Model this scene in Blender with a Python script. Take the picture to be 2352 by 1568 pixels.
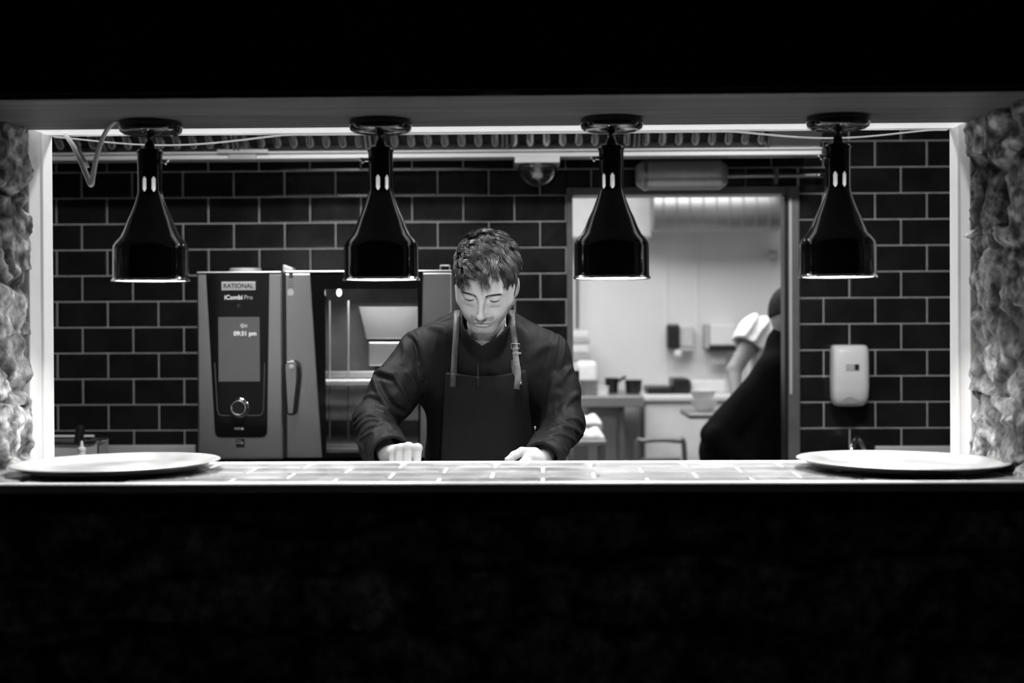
import bpy, math, random
import numpy as np
from mathutils import Vector, Matrix
# ---------------------------------------------------------------- scene, camera, light, exposure
for _o in list(bpy.data.objects): bpy.data.objects.remove(_o)
SC = bpy.context.scene
COL = SC.collection
rnd = random.Random(7)
R = math.radians
F = 50.0 / 36.0 * 2352            # focal length in pixels
EYE = Vector((0, 0, 1.5))
CAMROT = Matrix.Rotation(R(1.245), 3, 'Z') @ Matrix.Rotation(R(90 - 0.526), 3, 'X') @ Matrix.Rotation(R(-0.28), 3, 'Z')
_cd = bpy.data.cameras.new('camera'); CAM = bpy.data.objects.new('camera', _cd); COL.objects.link(CAM)
CAM.matrix_world = Matrix.Translation(EYE) @ CAMROT.to_4x4()
_cd.lens = 50; _cd.sensor_width = 36; _cd.clip_start = 0.05
_cd.dof.use_dof = True; _cd.dof.focus_distance = 3.62; _cd.dof.aperture_fstop = 2.5
SC.camera = CAM

def P(px, py, Y):
    """the world point that stands at depth Y on the line of sight through a photograph pixel"""
    d = CAMROT @ Vector(((px - 1176) / F, -(py - 784) / F, -1))
    return EYE + d * (Y / d.y)

W = bpy.data.worlds.new('World'); SC.world = W; W.use_nodes = True
W.node_tree.nodes['Background'].inputs[0].default_value = (1, 1, 1, 1)
W.node_tree.nodes['Background'].inputs[1].default_value = 0.0025
SC.view_settings.view_transform = 'Standard'; SC.view_settings.look = 'None'
SC.view_settings.exposure = 0.0; SC.view_settings.gamma = 1.0; SC.view_settings.use_curve_mapping = False
SC.cycles.use_denoising = True
SC.cycles.max_bounces = 8; SC.cycles.sample_clamp_indirect = 6.0

def area(name, loc, sx, sy, power, rot=(0, 0, 0)):
    l = bpy.data.lights.new(name, 'AREA'); l.shape = 'RECTANGLE'; l.size = sx; l.size_y = sy; l.energy = power
    o = bpy.data.objects.new(name, l); COL.objects.link(o); o.location = loc; o.rotation_euler = rot
    return o
# lamps in the kitchen ceiling and in the ceiling of the room behind the doorway
area('kitchen_ceiling_lamp', (-0.9, 4.0, 2.66), 0.5, 0.2, 34)
area('kitchen_ceiling_lamp', (0.9, 4.0, 2.66), 0.5, 0.2, 38)
def spot(name, loc, aim, power, deg, rad, blend=.5):
    l = bpy.data.lights.new(name, 'SPOT'); l.energy = power; l.spot_size = R(deg); l.spot_blend = blend; l.shadow_soft_size = rad
    o = bpy.data.objects.new(name, l); COL.objects.link(o); o.location = loc
    o.rotation_euler = (Vector(aim) - Vector(loc)).to_track_quat('-Z', 'Y').to_euler(); return o
spot('added_face_spot', (-0.10, 3.345, 2.05), (-0.06, 3.72, 1.5), 20, 75, .035)  # added unseen spot that models the chef's face from above
spot('added_front_spot', (-0.07, 0.85, 2.3), (-0.09, 3.65, 1.57), 250, 6.8, .03, 1.0)  # added narrow spot, out of view, giving the face frontal light
area('back_room_ceiling_lamp', (0.3, 7.0, 2.66), 2.2, 1.4, 62)
LED_POWER = 0.07
BULB_POWER = 480.0
# ---------------------------------------------------------------- materials
MATS = {}
def mat(name, g, rough=0.5, metal=0.0, var=0.0, scale=20.0, bump=0.0, bscale=60.0, stretch=None, emit=0.0, spec=0.5,
        coat=0.0, trans=0.0, attr=None, rvar=0.0, sss=0.0, alpha=1.0, ior=1.45, aniso=0.0):
    if name in MATS: return MATS[name]
    m = bpy.data.materials.new(name); m.use_nodes = True; MATS[name] = m
    nt = m.node_tree; n = nt.nodes; L = nt.links
    b = n['Principled BSDF']
    b.inputs['Base Color'].default_value = (g, g, g, 1); b.inputs['Roughness'].default_value = rough
    b.inputs['Metallic'].default_value = metal; b.inputs['Specular IOR Level'].default_value = spec
    b.inputs['Coat Weight'].default_value = coat; b.inputs['Transmission Weight'].default_value = trans; b.inputs['IOR'].default_value = ior
    b.inputs['Alpha'].default_value = alpha; b.inputs['Anisotropic'].default_value = aniso
    if sss: b.inputs['Subsurface Weight'].default_value = sss; b.inputs['Subsurface Radius'].default_value = (.006, .006, .006); b.inputs['Subsurface Scale'].default_value = 1
    tc = n.new('ShaderNodeTexCoord'); mp = n.new('ShaderNodeMapping'); L.new(tc.outputs['Object'], mp.inputs[0])
    if stretch: mp.inputs['Scale'].default_value = stretch
    nz = n.new('ShaderNodeTexNoise'); nz.inputs['Scale'].default_value = scale; nz.inputs['Detail'].default_value = 6
    L.new(mp.outputs[0], nz.inputs[0])
    colour = None
    if attr:
        at = n.new('ShaderNodeAttribute'); at.attribute_name = attr; colour = at.outputs['Color']
    if var:
        mr = n.new('ShaderNodeMapRange'); mr.inputs[1].default_value = .3; mr.inputs[2].default_value = .7
        mr.inputs[3].default_value = 1 - var; mr.inputs[4].default_value = 1 + var; L.new(nz.outputs[0], mr.inputs[0])
        mx = n.new('ShaderNodeVectorMath'); mx.operation = 'SCALE'; mx.inputs[0].default_value = (g, g, g)
        if colour: L.new(colour, mx.inputs[0])
        L.new(mr.outputs[0], mx.inputs['Scale']); colour = mx.outputs[0]
    if colour: L.new(colour, b.inputs['Base Color'])
    if rvar:
        r2 = n.new('ShaderNodeMapRange'); r2.inputs[1].default_value = .3; r2.inputs[2].default_value = .7
        r2.inputs[3].default_value = max(.02, rough - rvar); r2.inputs[4].default_value = rough + rvar; L.new(nz.outputs[0], r2.inputs[0]); L.new(r2.outputs[0], b.inputs['Roughness'])
    if bump:
        n2 = n.new('ShaderNodeTexNoise'); n2.inputs['Scale'].default_value = bscale; n2.inputs['Detail'].default_value = 5
        L.new(mp.outputs[0], n2.inputs[0]); bp = n.new('ShaderNodeBump'); bp.inputs['Strength'].default_value = bump; bp.inputs['Distance'].default_value = .004
        L.new(n2.outputs[0], bp.inputs['Height']); L.new(bp.outputs[0], b.inputs['Normal'])
    if emit: b.inputs['Emission Color'].default_value = (1, 1, 1, 1); b.inputs['Emission Strength'].default_value = emit
    return m
def M(k): return MATS[k]
mat('black tile glaze', .012, .16, var=.25, scale=9, rvar=.05)
mat('grout', .5, .9, var=.12, scale=40, bump=.3, bscale=200)
mat('ledge tile glaze', .23, .2, var=.3, scale=10, rvar=.06)
mat('ledge grout', .8, .8, var=.05, scale=40)
mat('white edge trim', .8, .35, var=.05)
mat('white paint', .78, .45, var=.04, scale=8, bump=.12, bscale=40)
mat('stone', .3, .95, attr='Col', var=.7, scale=42, bump=1.0, bscale=95, spec=.2)
mat('dark plaster', .02, .9, var=.3, scale=8, bump=.3)
mat('soffit wood', .09, .6, var=.45, scale=7, stretch=(.35, 6, 6), bump=.25, bscale=14)
mat('floor tile', .1, .5, var=.3, scale=6)
mat('ceiling paint', .35, .8, var=.05)
mat('gloss black enamel', .006, .12, var=.2, coat=.6)
mat('satin black metal', .008, .35, var=.2)
mat('shade interior', .75, .3, metal=.6, var=.05)
mat('bulb glass', .9, .4, emit=BULB_POWER, var=.02)
mat('bulb neck', .5, .4, emit=.12, var=.02)
mat('led diffuser', .9, .4, emit=LED_POWER, var=.02)
mat('white cable', .9, .5, var=.03)
mat('chrome', .75, .1, metal=1, var=.05)
mat('steel', .5, .33, metal=1, var=.04, scale=4, rvar=.03)
mat('steel across', .52, .3, metal=1, var=.05, scale=4, rvar=.03)
mat('satin steel', .6, .5, metal=.45, var=.06, scale=4, rvar=.03)
mat('dull steel', .34, .45, metal=.9, var=.08, scale=4, rvar=.03)
mat('tray aluminium', .44, .38, metal=.7, var=.12, scale=9, rvar=.06)
mat('black glass', .005, .08, var=.1, spec=.18)
mat('clear glass', .9, .03, trans=1.0, var=.02, ior=1.45)
mat('screen', .05, .25, emit=.055, var=.05)
mat('print white', .75, .5, var=.05)
mat('screen text', .6, .5, emit=.35, var=.02)
mat('badge grey', .42, .45, metal=.3, var=.06)
mat('badge ink', .05, .5, var=.1)
mat('panel grey line', .12, .4, var=.1)
mat('cavity', .13, .4, metal=.6, var=.3, scale=7)
mat('white plastic', .72, .35, var=.04)
mat('grey plastic', .4, .4, var=.08)
mat('black plastic', .012, .4, var=.2)
mat('back wall panel', .74, .5, var=.04, scale=3)
mat('door frame paint', .16, .4, metal=.4, var=.15, scale=12)
mat('skin', .5, .58, attr='Col', var=.05, scale=60, bump=.12, bscale=500, sss=.12, spec=.3)
mat('jacket cloth', .0028, .68, var=.2, scale=30, bump=.04, bscale=500, spec=.3)
mat('apron cloth', .0105, .75, var=.2, scale=60, bump=.08, bscale=700, spec=.3)
mat('apron leather', .1, .5, var=.25, scale=30, bump=.3, bscale=300)
mat('pale leather', .2, .45, var=.25, scale=30, bump=.3, bscale=300)
mat('hair strands', .05, .26, attr='Col', var=.2, scale=90, spec=.6)
mat('lash', .03, .6, var=.2)
mat('black cloth', .002, .9, var=.3, scale=30, spec=.12)
mat('matt dark hair', .025, .8, var=.3, scale=60, spec=.2)
mat('white cloth', .8, .8, var=.08, scale=30)
mat('cardboard', .45, .8, var=.15)
# ---------------------------------------------------------------- mesh helpers
class MB:
    def __init__(s): s.v = []; s.f = []; s.sm = []
    def add(s, verts, faces, smooth=False):
        o = len(s.v); s.v += [tuple(v) for v in verts]; s.f += [tuple(i + o for i in f) for f in faces]; s.sm += [smooth] * len(faces); return s
    def box(s, a, b, mtx=None):
        x0, y0, z0 = a; x1, y1, z1 = b
        v = [Vector(p) for p in ((x0, y0, z0), (x1, y0, z0), (x1, y1, z0), (x0, y1, z0), (x0, y0, z1), (x1, y0, z1), (x1, y1, z1), (x0, y1, z1))]
        if mtx: v = [mtx @ p for p in v]
        return s.add(v, [(0, 3, 2, 1), (4, 5, 6, 7), (0, 1, 5, 4), (1, 2, 6, 5), (2, 3, 7, 6), (3, 0, 4, 7)])
    def cbox(s, c, d, mtx=None):
        return s.box([c[i] - d[i] / 2 for i in range(3)], [c[i] + d[i] / 2 for i in range(3)], mtx)
    def prism(s, pts, y0, y1):
        """polygon of (x, z) points pushed from y0 to y1"""
        n = len(pts); v = [(x, y0, z) for x, z in pts] + [(x, y1, z) for x, z in pts]
        return s.add(v, [tuple(range(n)), tuple(range(2 * n - 1, n - 1, -1))] + [(i, i + n, (i + 1) % n + n, (i + 1) % n) for i in range(n)])
    def lathe(s, prof, seg=48, mtx=None, skip=None, caps=False):
        """profile of (r, z) about the z axis"""
        v = []; f = []; n = len(prof)
        for i in range(seg):
            a = 2 * math.pi * i / seg
            for r, z in prof: v.append(Vector((r * math.cos(a), r * math.sin(a), z)))
        for i in range(seg):
            j = (i + 1) % seg
            for k in range(n - 1):
                if skip and skip(i, k): continue
                f.append((i * n + k, j * n + k, j * n + k + 1, i * n + k + 1))
        if mtx: v = [mtx @ p for p in v]
        return s.add(v, f, True)
    def tube(s, pts, rad, seg=10, cap=True):
        pts = [Vector(p) for p in pts]; n = len(pts)
        rads = rad if isinstance(rad, (list, tuple)) else [rad] * n
        v = []; f = []; up = None
        for i, p in enumerate(pts):
            t = (pts[min(i + 1, n - 1)] - pts[max(i - 1, 0)]).normalized()
            if up is None: up = t.orthogonal().normalized()
            up = (up - t * up.dot(t)); up = up.normalized() if up.length > 1e-6 else t.orthogonal().normalized()
            w = t.cross(up)
            for k in range(seg):
                a = 2 * math.pi * k / seg; v.append(p + (up * math.cos(a) + w * math.sin(a)) * rads[i])
        for i in range(n - 1):
            for k in range(seg): f.append((i * seg + k, i * seg + (k + 1) % seg, (i + 1) * seg + (k + 1) % seg, (i + 1) * seg + k))
        s.add(v, f, True)
        if cap:
            o = len(s.v) - n * seg
            s.f += [tuple(o + k for k in range(seg - 1, -1, -1)), tuple(o + (n - 1) * seg + k for k in range(seg))]; s.sm += [False, False]
        return s
    def ball(s, c, r, seg=24, rings=14, mtx=None):
        r = r if isinstance(r, (tuple, list)) else (r, r, r)
        prof = [(math.sin(math.pi * k / rings), -math.cos(math.pi * k / rings)) for k in range(rings + 1)]
        mm = Matrix.Translation(Vector(c)) @ (mtx.to_4x4() if mtx else Matrix()) @ Matrix.Diagonal((r[0], r[1], r[2], 1))
        return s.lathe([(max(x, 1e-4), z) for x, z in prof], seg, mm)
def smooth_path(pts, n=8):
    pts = [Vector(p) for p in pts]; out = []
    for i in range(len(pts) - 1):
        p0 = pts[max(i - 1, 0)]; p1 = pts[i]; p2 = pts[i + 1]; p3 = pts[min(i + 2, len(pts) - 1)]
        for k in range(n):
            t = k / n
            out.append(.5 * ((2 * p1) + (p2 - p0) * t + (2 * p0 - 5 * p1 + 4 * p2 - p3) * t * t + (3 * p1 - p0 - 3 * p2 + p3) * t ** 3))
    out.append(pts[-1]); return out
def obj(name, mb, material, parent=None, bevel=0, angle=35, seg=2):
    me = bpy.data.meshes.new(name); me.from_pydata(mb.v, [], mb.f); me.update()
    me.polygons.foreach_set('use_smooth', mb.sm)
    o = bpy.data.objects.new(name, me); COL.objects.link(o)
    me.materials.append(M(material) if isinstance(material, str) else material)
    if bevel:
        md = o.modifiers.new('bevel', 'BEVEL'); md.width = bevel; md.segments = seg; md.limit_method = 'ANGLE'; md.angle_limit = R(40); md.harden_normals = False
    elif any(mb.sm): me.set_sharp_from_angle(angle=R(angle))
    if parent: put(o, parent)
    return o
def put(o, parent):
    o.parent = parent; o.matrix_parent_inverse = parent.matrix_world.inverted() if parent.type != 'EMPTY' else Matrix.Translation(-Vector(parent.location))
def tag(o, label=None, cat=None, group=None, kind=None):
    if label: o['label'] = label
    if cat: o['category'] = cat
    if group: o['group'] = group
    if kind: o['kind'] = kind
    return o
def thing(name, loc, label, cat, group=None):
    o = bpy.data.objects.new(name, None); COL.objects.link(o); o.location = loc; o.empty_display_size = .05
    return tag(o, label, cat, group)
def struct(name, mb, material, label=None, bevel=0, parent=None):
    o = obj(name, mb, material, parent, bevel)
    if not parent: tag(o, label, None, None, 'structure')
    return o
def dup(root, name=None):
    r = root.copy(); COL.objects.link(r)
    for ch in root.children:
        c = ch.copy(); COL.objects.link(c); c.parent = r
        for g in ch.children: d = g.copy(); COL.objects.link(d); d.parent = c
    return r
def text(name, s, size, material, parent, loc, rot, bold=0.0, depth=.0004, align='CENTER', sx=1.0):
    cu = bpy.data.curves.new(name, 'FONT'); cu.body = s; cu.size = size; cu.align_x = align; cu.align_y = 'CENTER'; cu.extrude = depth; cu.offset = bold
    t = bpy.data.objects.new(name, cu); COL.objects.link(t)
    bpy.context.view_layer.update()
    me = bpy.data.meshes.new_from_object(t.evaluated_get(bpy.context.evaluated_depsgraph_get()))
    bpy.data.objects.remove(t)
    mm = Matrix.Translation(Vector(loc)) @ rot.to_4x4() @ Matrix.Diagonal((sx, 1, 1, 1)); me.transform(mm); me.materials.clear(); me.materials.append(M(material))
    o = bpy.data.objects.new(name, me); COL.objects.link(o)
    if parent: put(o, parent)
    return o
FACE = Matrix.Rotation(R(90), 3, 'X')        # text that faces the dining room
# ---------------------------------------------------------------- noise and signed-distance helpers (numpy)
def vnoise(p, seed=0):
    i = np.floor(p).astype(np.int64); f = p - i; f = f * f * (3 - 2 * f)
    def h(dx, dy, dz):
        n = (i[:, 0] + dx) * 374761393 + (i[:, 1] + dy) * 668265263 + (i[:, 2] + dz) * 2147483647 + seed * 1274126177
        n = (n ^ (n >> 13)) * 1274126177 & 0x7fffffff; n = (n ^ (n >> 16)) & 0xffff
        return n / 65535.0
    x, y, z = f[:, 0], f[:, 1], f[:, 2]
    a = h(0, 0, 0) * (1 - x) + h(1, 0, 0) * x; b = h(0, 1, 0) * (1 - x) + h(1, 1, 0) * x
    c = h(0, 0, 1) * (1 - x) + h(1, 0, 1) * x; d = h(0, 1, 1) * (1 - x) + h(1, 1, 1) * x
    return (a * (1 - y) + b * y) * (1 - z) + (c * (1 - y) + d * y) * z
def fbm(p, seed=0, octaves=4):
    s = 0; a = .5
    for o in range(octaves): s = s + a * vnoise(p, seed + o); p = p * 2.03; a *= .5
    return s
def A(v): return np.array(v, dtype=float)
def caps(p, a, b, ra, rb=None):
    a = A(a); b = A(b); rb = ra if rb is None else rb
    ba = b - a; h = np.clip(((p - a) @ ba) / max(ba @ ba, 1e-12), 0, 1)
    return np.linalg.norm(p - a - h[:, None] * ba, axis=1) - (ra + (rb - ra) * h)
def ell(p, c, r, rot=None):
    q = p - A(c)
    if rot is not None: q = q @ rot
    r = A(r); k0 = np.linalg.norm(q / r, axis=1); k1 = np.linalg.norm(q / (r * r), axis=1)
    return k0 * (k0 - 1) / np.maximum(k1, 1e-9)
def smin(a, b, k):
    h = np.maximum(k - np.abs(a - b), 0) / k; return np.minimum(a, b) - h * h * k * .25
def smax(a, b, k): return -smin(-a, -b, k)
def sstep(a, b, x):
    t = np.clip((x - a) / (b - a), 0, 1); return t * t * (3 - 2 * t)
def isosurface(fn, xs, ys, zs, margin=.012, B=8):
    """surface nets over a grid with free spacing; only blocks near the surface are evaluated finely"""
    def pad(a):
        k = (-len(a)) % B
        return np.concatenate([a, a[-1] + (a[-1] - a[-2]) * np.arange(1, k + 1)]) if k else a
    ax = [pad(np.asarray(a, float)) for a in (xs, ys, zs)]
    nb = [len(a) // B for a in ax]
    cen = [a.reshape(-1, B)[:, [0, -1]].mean(1) for a in ax]; half = [(a.reshape(-1, B)[:, -1] - a.reshape(-1, B)[:, 0]) / 2 for a in ax]
    C = np.stack(np.meshgrid(*cen, indexing='ij'), -1).reshape(-1, 3); H = np.linalg.norm(np.stack(np.meshgrid(*half, indexing='ij'), -1).reshape(-1, 3), axis=1)
    d = np.concatenate([fn(C[i:i + 200000]) for i in range(0, len(C), 200000)])
    G = np.repeat(np.repeat(np.repeat(d.reshape(nb).astype(np.float32), B, 0), B, 1), B, 2)
    act = np.argwhere((np.abs(d) < H * 1.15 + margin).reshape(nb))
    rng = np.arange(B)
    for s in range(0, len(act), 800):
        b = act[s:s + 800]; I = [b[:, i, None] * B + rng for i in range(3)]
        X = ax[0][I[0]][:, :, None, None]; Y = ax[1][I[1]][:, None, :, None]; Z = ax[2][I[2]][:, None, None, :]
        p = np.stack(np.broadcast_arrays(X, Y, Z), -1).reshape(-1, 3)
        G[I[0][:, :, None, None], I[1][:, None, :, None], I[2][:, None, None, :]] = fn(p).reshape(len(b), B, B, B)
    S = G < 0
    nx, ny, nz = G.shape
    cnt = np.zeros((nx - 1, ny - 1, nz - 1), np.int8)
    for dx in (0, 1):
        for dy in (0, 1):
            for dz in (0, 1): cnt += S[dx:nx - 1 + dx, dy:ny - 1 + dy, dz:nz - 1 + dz]
    cells = np.argwhere((cnt > 0) & (cnt < 8))
    idx = np.full((nx - 1, ny - 1, nz - 1), -1, np.int32); idx[tuple(cells.T)] = np.arange(len(cells))
    acc = np.zeros((len(cells), 3)); num = np.zeros(len(cells))
    cor = [(dx, dy, dz) for dx in (0, 1) for dy in (0, 1) for dz in (0, 1)]
    for a in cor:
        for k in range(3):
            if a[k]: continue
            b = list(a); b[k] = 1
            ia = cells + A(a).astype(int); ib = cells + A(b).astype(int)
            va = G[tuple(ia.T)]; vb = G[tuple(ib.T)]; m = (va < 0) != (vb < 0)
            t = np.where(m, va / np.where(m, va - vb, 1), 0)
            pa = np.stack([ax[i][ia[:, i]] for i in range(3)], 1); pb = np.stack([ax[i][ib[:, i]] for i in range(3)], 1)
            acc += np.where(m[:, None], pa + t[:, None] * (pb - pa), 0); num += m
    V = acc / num[:, None]; Q = []
    for k in range(3):
        o1, o2 = [(1, 2), (2, 0), (0, 1)][k]
        sl0 = [slice(None)] * 3; sl1 = [slice(None)] * 3; sl0[k] = slice(0, -1); sl1[k] = slice(1, None)
        e = np.argwhere(S[tuple(sl0)] != S[tuple(sl1)]); e = e[(e[:, o1] > 0) & (e[:, o2] > 0) & (e[:, o1] < G.shape[o1] - 1) & (e[:, o2] < G.shape[o2] - 1)]
        def at(d1, d2):
            q = e.copy(); q[:, o1] += d1; q[:, o2] += d2; return idx[tuple(q.T)]
        q = np.stack([at(-1, -1), at(0, -1), at(0, 0), at(-1, 0)], 1)
        flip = ~S[tuple(e.T)]; q[flip] = q[flip][:, ::-1]; Q.append(q)
    return V, np.concatenate(Q)
def mesh_np(name, V, Q, material, parent=None, col=None):
    me = bpy.data.meshes.new(name); me.vertices.add(len(V)); me.vertices.foreach_set('co', np.asarray(V, np.float32).ravel())
    k = Q.shape[1]; me.loops.add(Q.size); me.loops.foreach_set('vertex_index', Q.astype(np.int32).ravel())
    me.polygons.add(len(Q)); me.polygons.foreach_set('loop_start', np.arange(0, Q.size, k, dtype=np.int32))
    me.polygons.foreach_set('use_smooth', np.ones(len(Q), bool)); me.update(calc_edges=True); me.validate()
    if col is not None:
        at = me.color_attributes.new('Col', 'FLOAT_COLOR', 'POINT'); c = np.ones((len(V), 4), np.float32); c[:, :3] = np.asarray(col)[:, None]; at.data.foreach_set('color', c.ravel())
    o = bpy.data.objects.new(name, me); COL.objects.link(o); me.materials.append(M(material))
    if parent: put(o, parent)
    return o
# ---------------------------------------------------------------- the setting
YF, YB, YT = 2.70, 3.12, 3.275            # front and back of the stone opening, back of the white reveal
YW = 5.64                                  # tiled back wall of the kitchen
YR = 8.6                                   # far wall of the room behind it
ZL = P(1247, 1107, YF).z                   # top of the ledge
ZS = P(1247, 205, YF).z                    # underside of the lintel
XL = P(64, 700, YB).x; XR = P(2232, 700, YB).x
KX0, KX1, KZ = -2.7, 2.7, 2.7
struct('floor', MB().box((-3.4, -1.5, -.1), (3.4, YR + .2, 0)), 'floor tile', 'dark floor of the kitchen')
struct('ceiling', MB().box((KX0, YB, KZ), (KX1, YR + .2, KZ + .1)), 'ceiling paint')
# wall around the opening
struct('wall_front_top', MB().box((-3.4, YF, ZS), (3.4, YB, KZ + .1)), 'dark plaster')
struct('trim_1', MB().box((XL - .5, YF + .004, ZS - .012), (XR + .5, YB - .07, ZS + .002)).box((XL - .5, YB - .067, ZS - .010), (XR + .5, YB, ZS + .002)), 'soffit wood', 'wooden boards under the lintel of the opening', bevel=.002)
struct('wall_kitchen_left', MB().box((KX0 - .1, YB, 0), (KX0, YW, KZ)), 'dark plaster')
struct('wall_store_left', MB().box((KX0 - .1, YW, 0), (KX0, YR, KZ)), 'back wall panel')
struct('wall_kitchen_right', MB().box((KX1, YB, 0), (KX1 + .1, YW, KZ)), 'dark plaster')
struct('wall_store_right', MB().box((KX1, YW, 0), (KX1 + .1, YR, KZ)), 'back wall panel')

def cells2(u, v, su, sv, seed, jit=.42):
    """rubble-stone pattern: distance to the joint, an id for each stone"""
    row = np.floor(v / sv); uu = u / su + .5 * (row % 2); vv = v / sv
    iu = np.floor(uu); iv = np.floor(vv); d1 = np.full(u.shape, 9.); d2 = d1.copy(); idn = np.zeros(u.shape)
    for a in (-1, 0, 1):
        for b in (-1, 0, 1):
            cu, cv = iu + a, iv + b
            h1 = np.modf(np.sin(cu * 127.1 + cv * 311.7 + seed) * 43758.5453)[0]; h2 = np.modf(np.sin(cu * 269.5 + cv * 183.3 + seed) * 43758.5453)[0]
            d = np.hypot((cu + .5 + jit * h1 - uu) * .9, (cv + .5 + jit * h2 - vv))
            n = d < d1; d2 = np.where(n, d1, np.minimum(d2, d)); idn = np.where(n, h1 * 7 + h2 * 3, idn); d1 = np.where(n, d, d1)
    return d2 - d1, idn
def stone_sheet(name, origin, du, dv, nrm, nu, nv, su, sv, depth, seed, back):
    """a rubble wall: a displaced front with a solid back; origin + u*du + v*dv, pushed along nrm"""
    u = np.linspace(0, 1, nu); v = np.linspace(0, 1, nv); UU, VV = np.meshgrid(u, v, indexing='ij')
    o, a, b, n = A(origin), A(du), A(dv), A(nrm)
    lu, lv = np.linalg.norm(a), np.linalg.norm(b); pu = (UU * lu).ravel(); pv = (VV * lv).ravel()
    q = np.stack([pu * 9, pv * 9, np.full(pu.shape, seed * 3.1)], 1); w = (fbm(q, 5, 3) - .45) * .05; w2 = (fbm(q + 7, 9, 3) - .45) * .05
    e, idn = cells2(pu + w, pv + w2, su, sv, seed)
    face = sstep(.0, .22, e); r = np.modf(np.abs(idn) * 1.37)[0]
    rough = fbm(np.stack([pu * 34, pv * 34, np.full(pu.shape, seed)], 1), 21, 5) - .47; big = fbm(np.stack([pu * 13, pv * 13, np.full(pu.shape, seed + 4)], 1), 31, 3) - .45
    crag = np.abs(fbm(np.stack([pu * 17, pv * 21, np.full(pu.shape, seed + 9)], 1), 41, 4) - .47)
    h = depth * (face * (.35 + .5 * r) + .9 * rough + .5 * big * face - 1.6 * np.minimum(crag, .2) + .15); h = np.clip(h, -.6 * depth, 1.1 * depth)
    V = o + UU.ravel()[:, None] * a + VV.ravel()[:, None] * b + h[:, None] * n
    blot = fbm(np.stack([pu * 26, pv * 26, np.full(pu.shape, seed + 2)], 1), 51, 5) - .47
    alb = .34 * (.5 + .6 * r) * (.35 + .65 * face) * (1 + 2.0 * rough + 2.6 * blot) * (.75 + 2.2 * np.minimum(crag, .18)) ; alb = np.clip(alb, .04, .7)
    gi = np.arange(nu * nv).reshape(nu, nv); Q = np.stack([gi[:-1, :-1], gi[1:, :-1], gi[1:, 1:], gi[:-1, 1:]], -1).reshape(-1, 4)
    V0 = o + UU.ravel()[:, None] * a + VV.ravel()[:, None] * b - back * n; Nn = len(V)
    rim = np.concatenate([gi[:, 0], gi[-1, 1:], gi[-2::-1, -1], gi[0, -2:0:-1]]); r2 = np.roll(rim, -1)
    Qs = np.stack([r2, rim, rim + Nn, r2 + Nn], -1)
    V = np.concatenate([V, V0]); Q = np.concatenate([Q, Qs, Q[:, ::-1] + Nn]); alb = np.concatenate([alb, alb])
    if np.cross(a, b) @ n < 0: Q = Q[:, ::-1]
    ob = mesh_np(name, V, Q, 'stone', None, alb); ob.data.set_sharp_from_angle(angle=R(50)); return tag(ob, kind='structure')
zt = KZ
stone_sheet('wall_left', (XL - .012, YF, ZL - .02), (0, YB - YF + .01, 0), (0, 0, ZS - ZL + .03), (1, 0, 0), 150, 260, .21, .15, .026, 3.0, .3)
stone_sheet('wall_right', (XR + .012, YF, ZL - .02), (0, YB - YF + .01, 0), (0, 0, ZS - ZL + .03), (-1, 0, 0), 150, 260, .24, .17, .026, 8.0, .3)
stone_sheet('wall_front_bottom', (-2.2, YF + .03, 0), (4.4, 0, 0), (0, 0, ZL - .06), (0, -1, 0), 420, 130, .30, .13, .022, 5.0, .3)
struct('wall_front_left', MB().box((-3.4, YF, 0), (XL - .3, YB, KZ)), 'dark plaster')
struct('wall_front_right', MB().box((XR + .3, YF, 0), (3.4, YB, KZ)), 'dark plaster')
led = thing('led_strip', (0, YT - .02, ZS), 'white glowing LED strip running round the white frame of the opening', 'light strip')
# white reveal boards behind the stone, each a moulded strip
def reveal(name, x, sgn):
    mb = MB(); z0, z1 = ZL - .12, ZS + .01
    mb.box(sorted2((x - sgn * .3, YB + .012, z0), (x - sgn * .0, YB + .085, z1))[0], sorted2((x - sgn * .3, YB + .012, z0), (x, YB + .085, z1))[1])
    a, b = sorted2((x - sgn * .3, YB + .089, z0), (x + sgn * .004, YT, z1))
    obj('light_channel', MB().box(a, b), 'led diffuser', led, bevel=.003)
    return struct(name, mb, 'white paint', bevel=.003)
def sorted2(a, b): return [min(p, q) for p, q in zip(a, b)], [max(p, q) for p, q in zip(a, b)]
reveal('trim_2', XL, 1); reveal('trim_3', XR, -1)
ZH = ZS - .001
struct('trim_4', MB().box((XL - .3, YB, ZH - .002), (XR + .3, YB + .012, ZH + .045)).box((XL - .3, YT - .022, ZH - .003), (XR + .3, YT, ZH + .045)), 'white paint', 'white board lining the top of the opening', bevel=.004)
obj('light_channel', MB().box((XL + .002, YB + .013, ZH - .004), (XR - .002, YT - .036, ZH + .045)), mat('led diffuser bright', .9, .4, emit=.5, var=.02), led, bevel=.004)
struct('wall_pass_inner_top', MB().box((-3.4, YB, ZH + .05), (3.4, YT - .01, KZ)), 'dark plaster')
struct('wall_pass_inner_left', MB().box((-3.4, YB + .012, 0), (XL - .29, YT - .01, KZ)), 'dark plaster')
struct('wall_pass_inner_right', MB().box((XR + .29, YB + .012, 0), (3.4, YT - .01, KZ)), 'dark plaster')
struct('wall_pass_inner_bottom', MB().box((XL - .29, YB + .012, 0), (XR + .29, YT - .01, ZL - .13)), 'dark plaster')

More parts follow.
